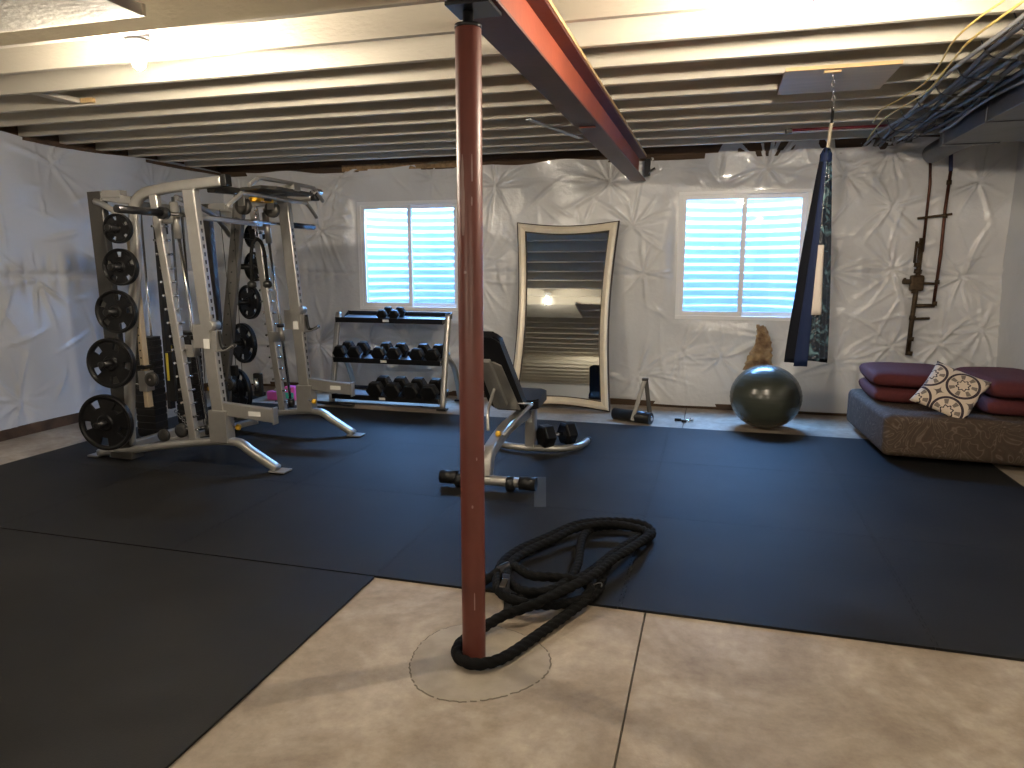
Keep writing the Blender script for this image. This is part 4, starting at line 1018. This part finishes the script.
# angled mattress base: corner nearest the camera at left
def slab(poly, z0_, z1_, m, name, bev=.05, sub=2):
    mb = MB(); mb.prism(poly, Matrix.Translation((0, 0, z0_)), z1_ - z0_, m); o_ = mb.build(name)
    md = o_.modifiers.new('b', 'BEVEL'); md.width = bev; md.segments = 5
    for p in o_.data.polygons: p.use_smooth = True
    return o_
sofa = slab([(1.30, 5.86), (2.52, 5.78), (2.52, 7.22), (1.24, 7.12)], .05, .375, 'floral', 'sofa_base', .055)
tag(sofa, 'low brown scroll-patterned daybed base in the right corner', 'daybed')
for x_, y_ in ((1.42, 6.14), (2.38, 6.05), (1.42, 7.05), (2.38, 7.08)):
    mb = MB(); mb.lathe((x_, y_, MT if y_ < 6.6 else .0), (0, 0, 1), [(0, .03), (.055, .035)], 'black', 14); mb.build('foot', sofa)
def cushion(c, size, rot, label, name='seat_cushion', m='burgundy'):
    mb = MB(); k_ = mb.mi(m); nx_, ny_ = 24, 18; sx, sy, sz = size; n_ = 7
    top_, botm = [], []
    for i in range(ny_ + 1):
        a_, b_ = [], []
        for j in range(nx_ + 1):
            u = -1 + 2 * j / nx_; v = -1 + 2 * i / ny_
            # concentrate samples near the rim
            u = math.copysign(1 - (1 - abs(u)) ** 1.8, u); v = math.copysign(1 - (1 - abs(v)) ** 1.8, v)
            h_ = sz / 2 * max(0, (1 - abs(u) ** n_)) ** .33 * max(0, (1 - abs(v) ** n_)) ** .33
            h2 = h_ * (1 + .05 * math.sin(3 * u + 2 * v))
            rc_ = 1 - .04 * (u * u * v * v)
            a_.append(mb.bm.verts.new((u * sx / 2 * rc_, v * sy / 2 * rc_, h2)))
            b_.append(a_[-1] if (abs(abs(u) - 1) < 1e-6 or abs(abs(v) - 1) < 1e-6) else mb.bm.verts.new((u * sx / 2 * rc_, v * sy / 2 * rc_, -h_)))
        top_.append(a_); botm.append(b_)
    for G_, rev in ((top_, 0), (botm, 1)):
        for i in range(ny_):
            for j in range(nx_):
                f = mb.bm.faces.new((G_[i][j], G_[i][j + 1], G_[i + 1][j + 1], G_[i + 1][j])); f.material_index = k_; f.smooth = True
    o_ = mb.build(name); o_.location = c; o_.rotation_euler = rot; return o_
tag(cushion((1.645, 6.72, .440), (.68, .80, .128), (0, 0, R(-1)), ''), 'burgundy cushion, lower one of the left stack on the daybed', 'cushion', 'burgundy daybed cushions')
tag(cushion((1.64, 6.72, .572), (.69, .80, .132), (0, 0, R(-2)), ''), 'burgundy cushion, upper one of the left stack on the daybed', 'cushion', 'burgundy daybed cushions')
tag(cushion((2.26, 6.42, .442), (.54, .88, .132), (0, 0, R(2)), ''), 'burgundy cushion, lower one of the right stack behind the patterned pillow', 'cushion', 'burgundy daybed cushions')
tag(cushion((2.275, 6.42, .584), (.54, .92, .148), (0, R(0), R(2)), ''), 'burgundy cushion, upper one of the right stack behind the patterned pillow', 'cushion', 'burgundy daybed cushions')
def pillow(c, s_, th, rotq):
    mb = MB(); k_ = mb.mi('medal'); N_ = 26; A, B = [], []
    for i in range(N_ + 1):
        a_, b_ = [], []
        for j in range(N_ + 1):
            u = -1 + 2 * j / N_; v = -1 + 2 * i / N_
            h_ = th / 2 * (max(0, 1 - u * u) * max(0, 1 - v * v)) ** .42
            pin = 1 - .09 * (1 - v * v) * (abs(u) ** 3) ; pin2 = 1 - .09 * (1 - u * u) * (abs(v) ** 3)
            co = (u * s_ / 2 * pin, v * s_ / 2 * pin2)
            a_.append(mb.bm.verts.new((*co, h_))); b_.append(a_[-1] if abs(u) == 1 or abs(v) == 1 else mb.bm.verts.new((*co, -h_)))
        A.append(a_); B.append(b_)
    for G_ in (A, B):
        for i in range(N_):
            for j in range(N_): f = mb.bm.faces.new((G_[i][j], G_[i][j + 1], G_[i + 1][j + 1], G_[i + 1][j])); f.material_index = k_; f.smooth = True
    o_ = mb.build('throw_pillow'); o_.location = c; o_.rotation_mode = 'QUATERNION'; o_.rotation_quaternion = rotq; return o_
nz_ = Vector((-.22, -.80, .62)).normalized(); xq = nz_.to_track_quat('Z', 'Y') @ Matrix.Rotation(R(-24), 3, 'Z').to_quaternion()
o = pillow((1.775, 6.05, .545), .41, .12, xq); tag(o, 'cream throw pillow with dark ring medallions leaning on the burgundy cushions', 'throw pillow')

# ------------------------------------------------------------------ plumbing on the back wall
pl = empty('water_pipes', (1.95, 7.58, .6), 'exposed copper and brass water pipes with a valve on the plastic wall', 'water pipes')
yw = 7.595
def pts(L_): return [Vector((x, yw, z)) for x, z in L_]
mb = MB(); mb.tube(pts([(1.865, 2.50), (1.885, 2.24), (1.875, 1.62)]), .013, 'copper', 10); wbuild(mb, 'copper_riser', pl)
mb = MB(); mb.tube(pts([(1.86, 1.75), (1.855, 1.35), (1.84, 1.0), (1.83, .64)]), .022, 'brass', 10)
for z in (.66, .80, 1.0, 1.25, 1.5, 1.68): mb.cyl((1.84, yw, z - .02), (1.845, yw, z + .02), .03, 'brass', 12)
mb.tube(pts([(1.82, 1.72), (1.815, 1.52)]), .012, 'brass'); wbuild(mb, 'main_pipe', pl)
mb = MB(); mb.box((1.85, yw, 1.33), (.12, .07, .15), 'brass', bev=.02); mb.cyl((1.82, yw, 1.34), (1.73, yw - .02, 1.345), .026, 'brass', 14); mb.cyl((1.74, yw - .03, 1.32), (1.74, yw - .03, 1.38), .012, 'brass', 8); mb.cyl((1.85, yw, 1.42), (1.855, yw, 1.46), .035, 'brass', 14); wbuild(mb, 'pressure_valve', pl)
mb = MB(); mb.tube(pts([(2.03, 2.55), (2.045, 2.35)]), .018, 'bluepipe'); wbuild(mb, 'blue_pipe', pl)
mb = MB(); mb.tube(pts([(2.045, 2.35), (2.03, 2.0), (2.03, 1.6), (2.01, 1.12)]), .015, 'copper')
for z in (2.25, 1.95, 1.34, 1.14): mb.cyl((2.02 + (z - 1.2) * .02, yw, z - .02), (2.02 + (z - 1.2) * .02, yw, z + .02), .022, 'brass', 12)
wbuild(mb, 'copper_drop', pl)
mb = MB(); mb.rect(pts([(1.81, 1.93), (2.09, 1.965)]), .03, .022, 'brass', up=(0, 1, 0)); wbuild(mb, 'pipe_clamp', pl); mb = MB(); mb.tube(pts([(1.88, 1.33), (2.03, 1.325)]), .012, 'brass'); wbuild(mb, 'cross_pipe', pl); mb = MB(); mb.tube(pts([(1.84, 1.115), (2.02, 1.12)]), .018, 'brass'); wbuild(mb, 'cross_pipe', pl); mb = MB(); mb.tube(pts([(1.83, .99), (1.99, 1.0)]), .012, 'brass')
wbuild(mb, 'stub_pipe', pl)

# ------------------------------------------------------------------ duct and cable bundle under the right end of the joists
dc = empty('metal_duct', (1.95, 5.5, 2.45), 'dark sheet-metal duct running along the right side under the joists', 'duct')
mb = MB(); mb.box((1.81, 4.30, 2.495), (.37, 4.2, .185), 'duct', bev=.004)
for y in (3.0, 4.2, 5.4, 6.3): mb.box((1.81, y, 2.494), (.385, .03, .195), 'duct', bev=.003)
wbuild(mb, 'duct_run', dc)
mb = MB(); mb.tube(spline([(1.84, 6.35, 2.49), (1.84, 6.75, 2.49), (1.83, 7.15, 2.49), (1.84, 7.42, 2.49)], 6), .085, 'duct', 20); wbuild(mb, 'round_elbow', dc)
mb = MB(); mb.box((2.12, 5.6, 2.50), (.26, 1.7, .15), 'duct', bev=.004); wbuild(mb, 'side_plenum', dc)
q = random.Random(11)
def cable(xb_, zb_, r, m, y0_, y1_, label, amp=.02):
    P_ = []; n_ = 12; ph = q.uniform(0, 6)
    for i in range(n_ + 1):
        y = y0_ + (y1_ - y0_) * i / n_
        P_.append((xb_ + amp * math.sin(i * 1.3 + ph) + (y - 5) * .01, y, zb_ - .02 * abs(math.sin(i * .9 + ph)) + q.uniform(-.006, .006)))
    mb = MB(); mb.tube(spline(P_, 5), r, m, 8); o_ = mb.build('ceiling_cable'); tag(o_, label, 'cable', 'cables under the joists'); return o_
for k in range(9):
    xx = 1.24 + .042 * k; zz_ = 2.58 - .016 * (k % 3) - .005 * k
    cable(xx, zz_, .011 + .003 * (k % 2), 'cable' if k % 4 else 'cablewhite', 1.4, 7.3 - .12 * k, 'grey cable in the bundle under the joists beside the duct')
cable(1.19, 2.588, .006, 'cabley', 1.4, 7.0, 'thin yellow cable, outermost of the bundle under the joists', .03)
cable(1.12, 2.592, .005, 'cabley', 1.4, 6.2, 'thin yellow cable straying left of the bundle under the joists', .04)
mb = MB()
q2 = random.Random(2)
hang = empty('cable_hangers', (1.5, 5, 2.6), 'row of dark straps and clips holding the cable bundle under the joists', 'cable hangers')
for k in range(9):
    y = 3.43 + k * .406; m_ = MB(); m_.tube(spline([(1.22, y, 2.598), (1.27, y, 2.52), (1.40, y + .02, 2.50), (1.53, y, 2.52), (1.58, y, 2.598)], 4), .004, 'blackmetal', 6); m_.box((1.46 + q2.uniform(-.05, .05), y, 2.50), (.05, .04, .03), 'black', bev=.004); wbuild(m_, 'hanger_strap', hang)
# red water line on the last joists, near the plastic wall
mb = MB(); mb.cyl((.53, 6.45, 2.585), (1.28, 6.45, 2.585), .012, mat('red pipe', (.14, .015, .02), .4), 10); mb.box((.53, 6.45, 2.578), (.05, .04, .04), 'black', bev=.004); tag(mb.build('red_pipe'), 'thin dark red pipe under the farthest joists right of the swing cord', 'pipe')
# hooks and wires on the joists
mb = MB(); mb.tube(spline([(-.46, 2.99, 2.67), (-.20, 2.985, 2.65), (-.14, 2.98, 2.64), (-.13, 2.975, 2.65), (-.15, 2.975, 2.66)], 4), .004, 'cable', 6); tag(mb.build('wire_hook'), 'thin bent wire hook on the joist face right of the beam', 'wire hook')
mb = MB(); mb.tube(spline([(.95, 3.60, 2.66), (1.0, 3.57, 2.61), (1.09, 3.57, 2.605), (1.20, 3.59, 2.64), (1.25, 3.60, 2.68)], 4), .006, mat('orange wire', (.6, .14, .05), .5), 6); tag(mb.build('loose_wire'), 'loose orange wire between the joists left of the cable bundle', 'wire')

# ------------------------------------------------------------------ small things by the far wall
def pouch(x, y, w, h, m, label, m2=None):
    mb = MB(); mb.box((0, 0, h / 2), (w, .10, h), m, bev=.018)
    if m2: mb.box((0, -.052, h * .35), (w * .8, .006, h * .45), m2, bev=.002)
    o_ = mb.build('small_pouch', loc=(x, y, .001)); tag(o_, label, 'pouch')
pouch(-4.72, 6.86, .14, .10, 'pink', 'small bright pink pouch on the floor by the back wall')
pouch(-4.52, 6.90, .13, .16, 'pink', 'pink and teal pouch on the floor behind the smith machine foot', 'teal')
pouch(-4.36, 6.92, .09, .14, 'orange', 'small orange pouch on the floor beside the teal one')
mb = MB(); mb.box((0, 0, .03), (.52, .32, .045), 'black', bev=.01); tag(mb.build('step_board', loc=(-5.2, 6.86, .0)), 'low black board on the concrete by the back wall left of the pink pouch', 'board')
mb = MB(); mb.cyl((-4.22, 6.70, .035), (-3.62, 6.66, .035), .018, 'blackmetal', 12); tag(mb.build('short_bar'), 'thin black bar lying on the mat in front of the dumbbell rack', 'bar')

# ------------------------------------------------------------------ sky and view
w = bpy.data.worlds.new('sky'); S.world = w; w.use_nodes = True; nt = w.node_tree; bg = nt.nodes['Background']
bg.inputs['Color'].default_value = (.27, .56, 1.15, 1); bg.inputs['Strength'].default_value = 112.0
for ww in WINS:   # sky portals over the open tops of the wells
    ld = bpy.data.lights.new('well_opening', 'AREA'); ld.shape = 'RECTANGLE'; ld.size = 1.56; ld.size_y = .80; ld.cycles.is_portal = True
    lo = bpy.data.objects.new('well_opening', ld); C.objects.link(lo); lo.location = ((ww[0] + ww[1]) / 2, YB + .26 + .38, 2.45)
S.view_settings.view_transform = 'Standard'; S.view_settings.look = 'None'; S.view_settings.gamma = 1; S.view_settings.exposure = 0
S.view_settings.use_curve_mapping = False
S.cycles.use_denoising = True; S.cycles.max_bounces = 8; S.cycles.diffuse_bounces = 5; S.cycles.glossy_bounces = 4; S.cycles.sample_clamp_indirect = 6
S.cycles.use_light_tree = True; S.cycles.caustics_reflective = False; S.cycles.caustics_refractive = False
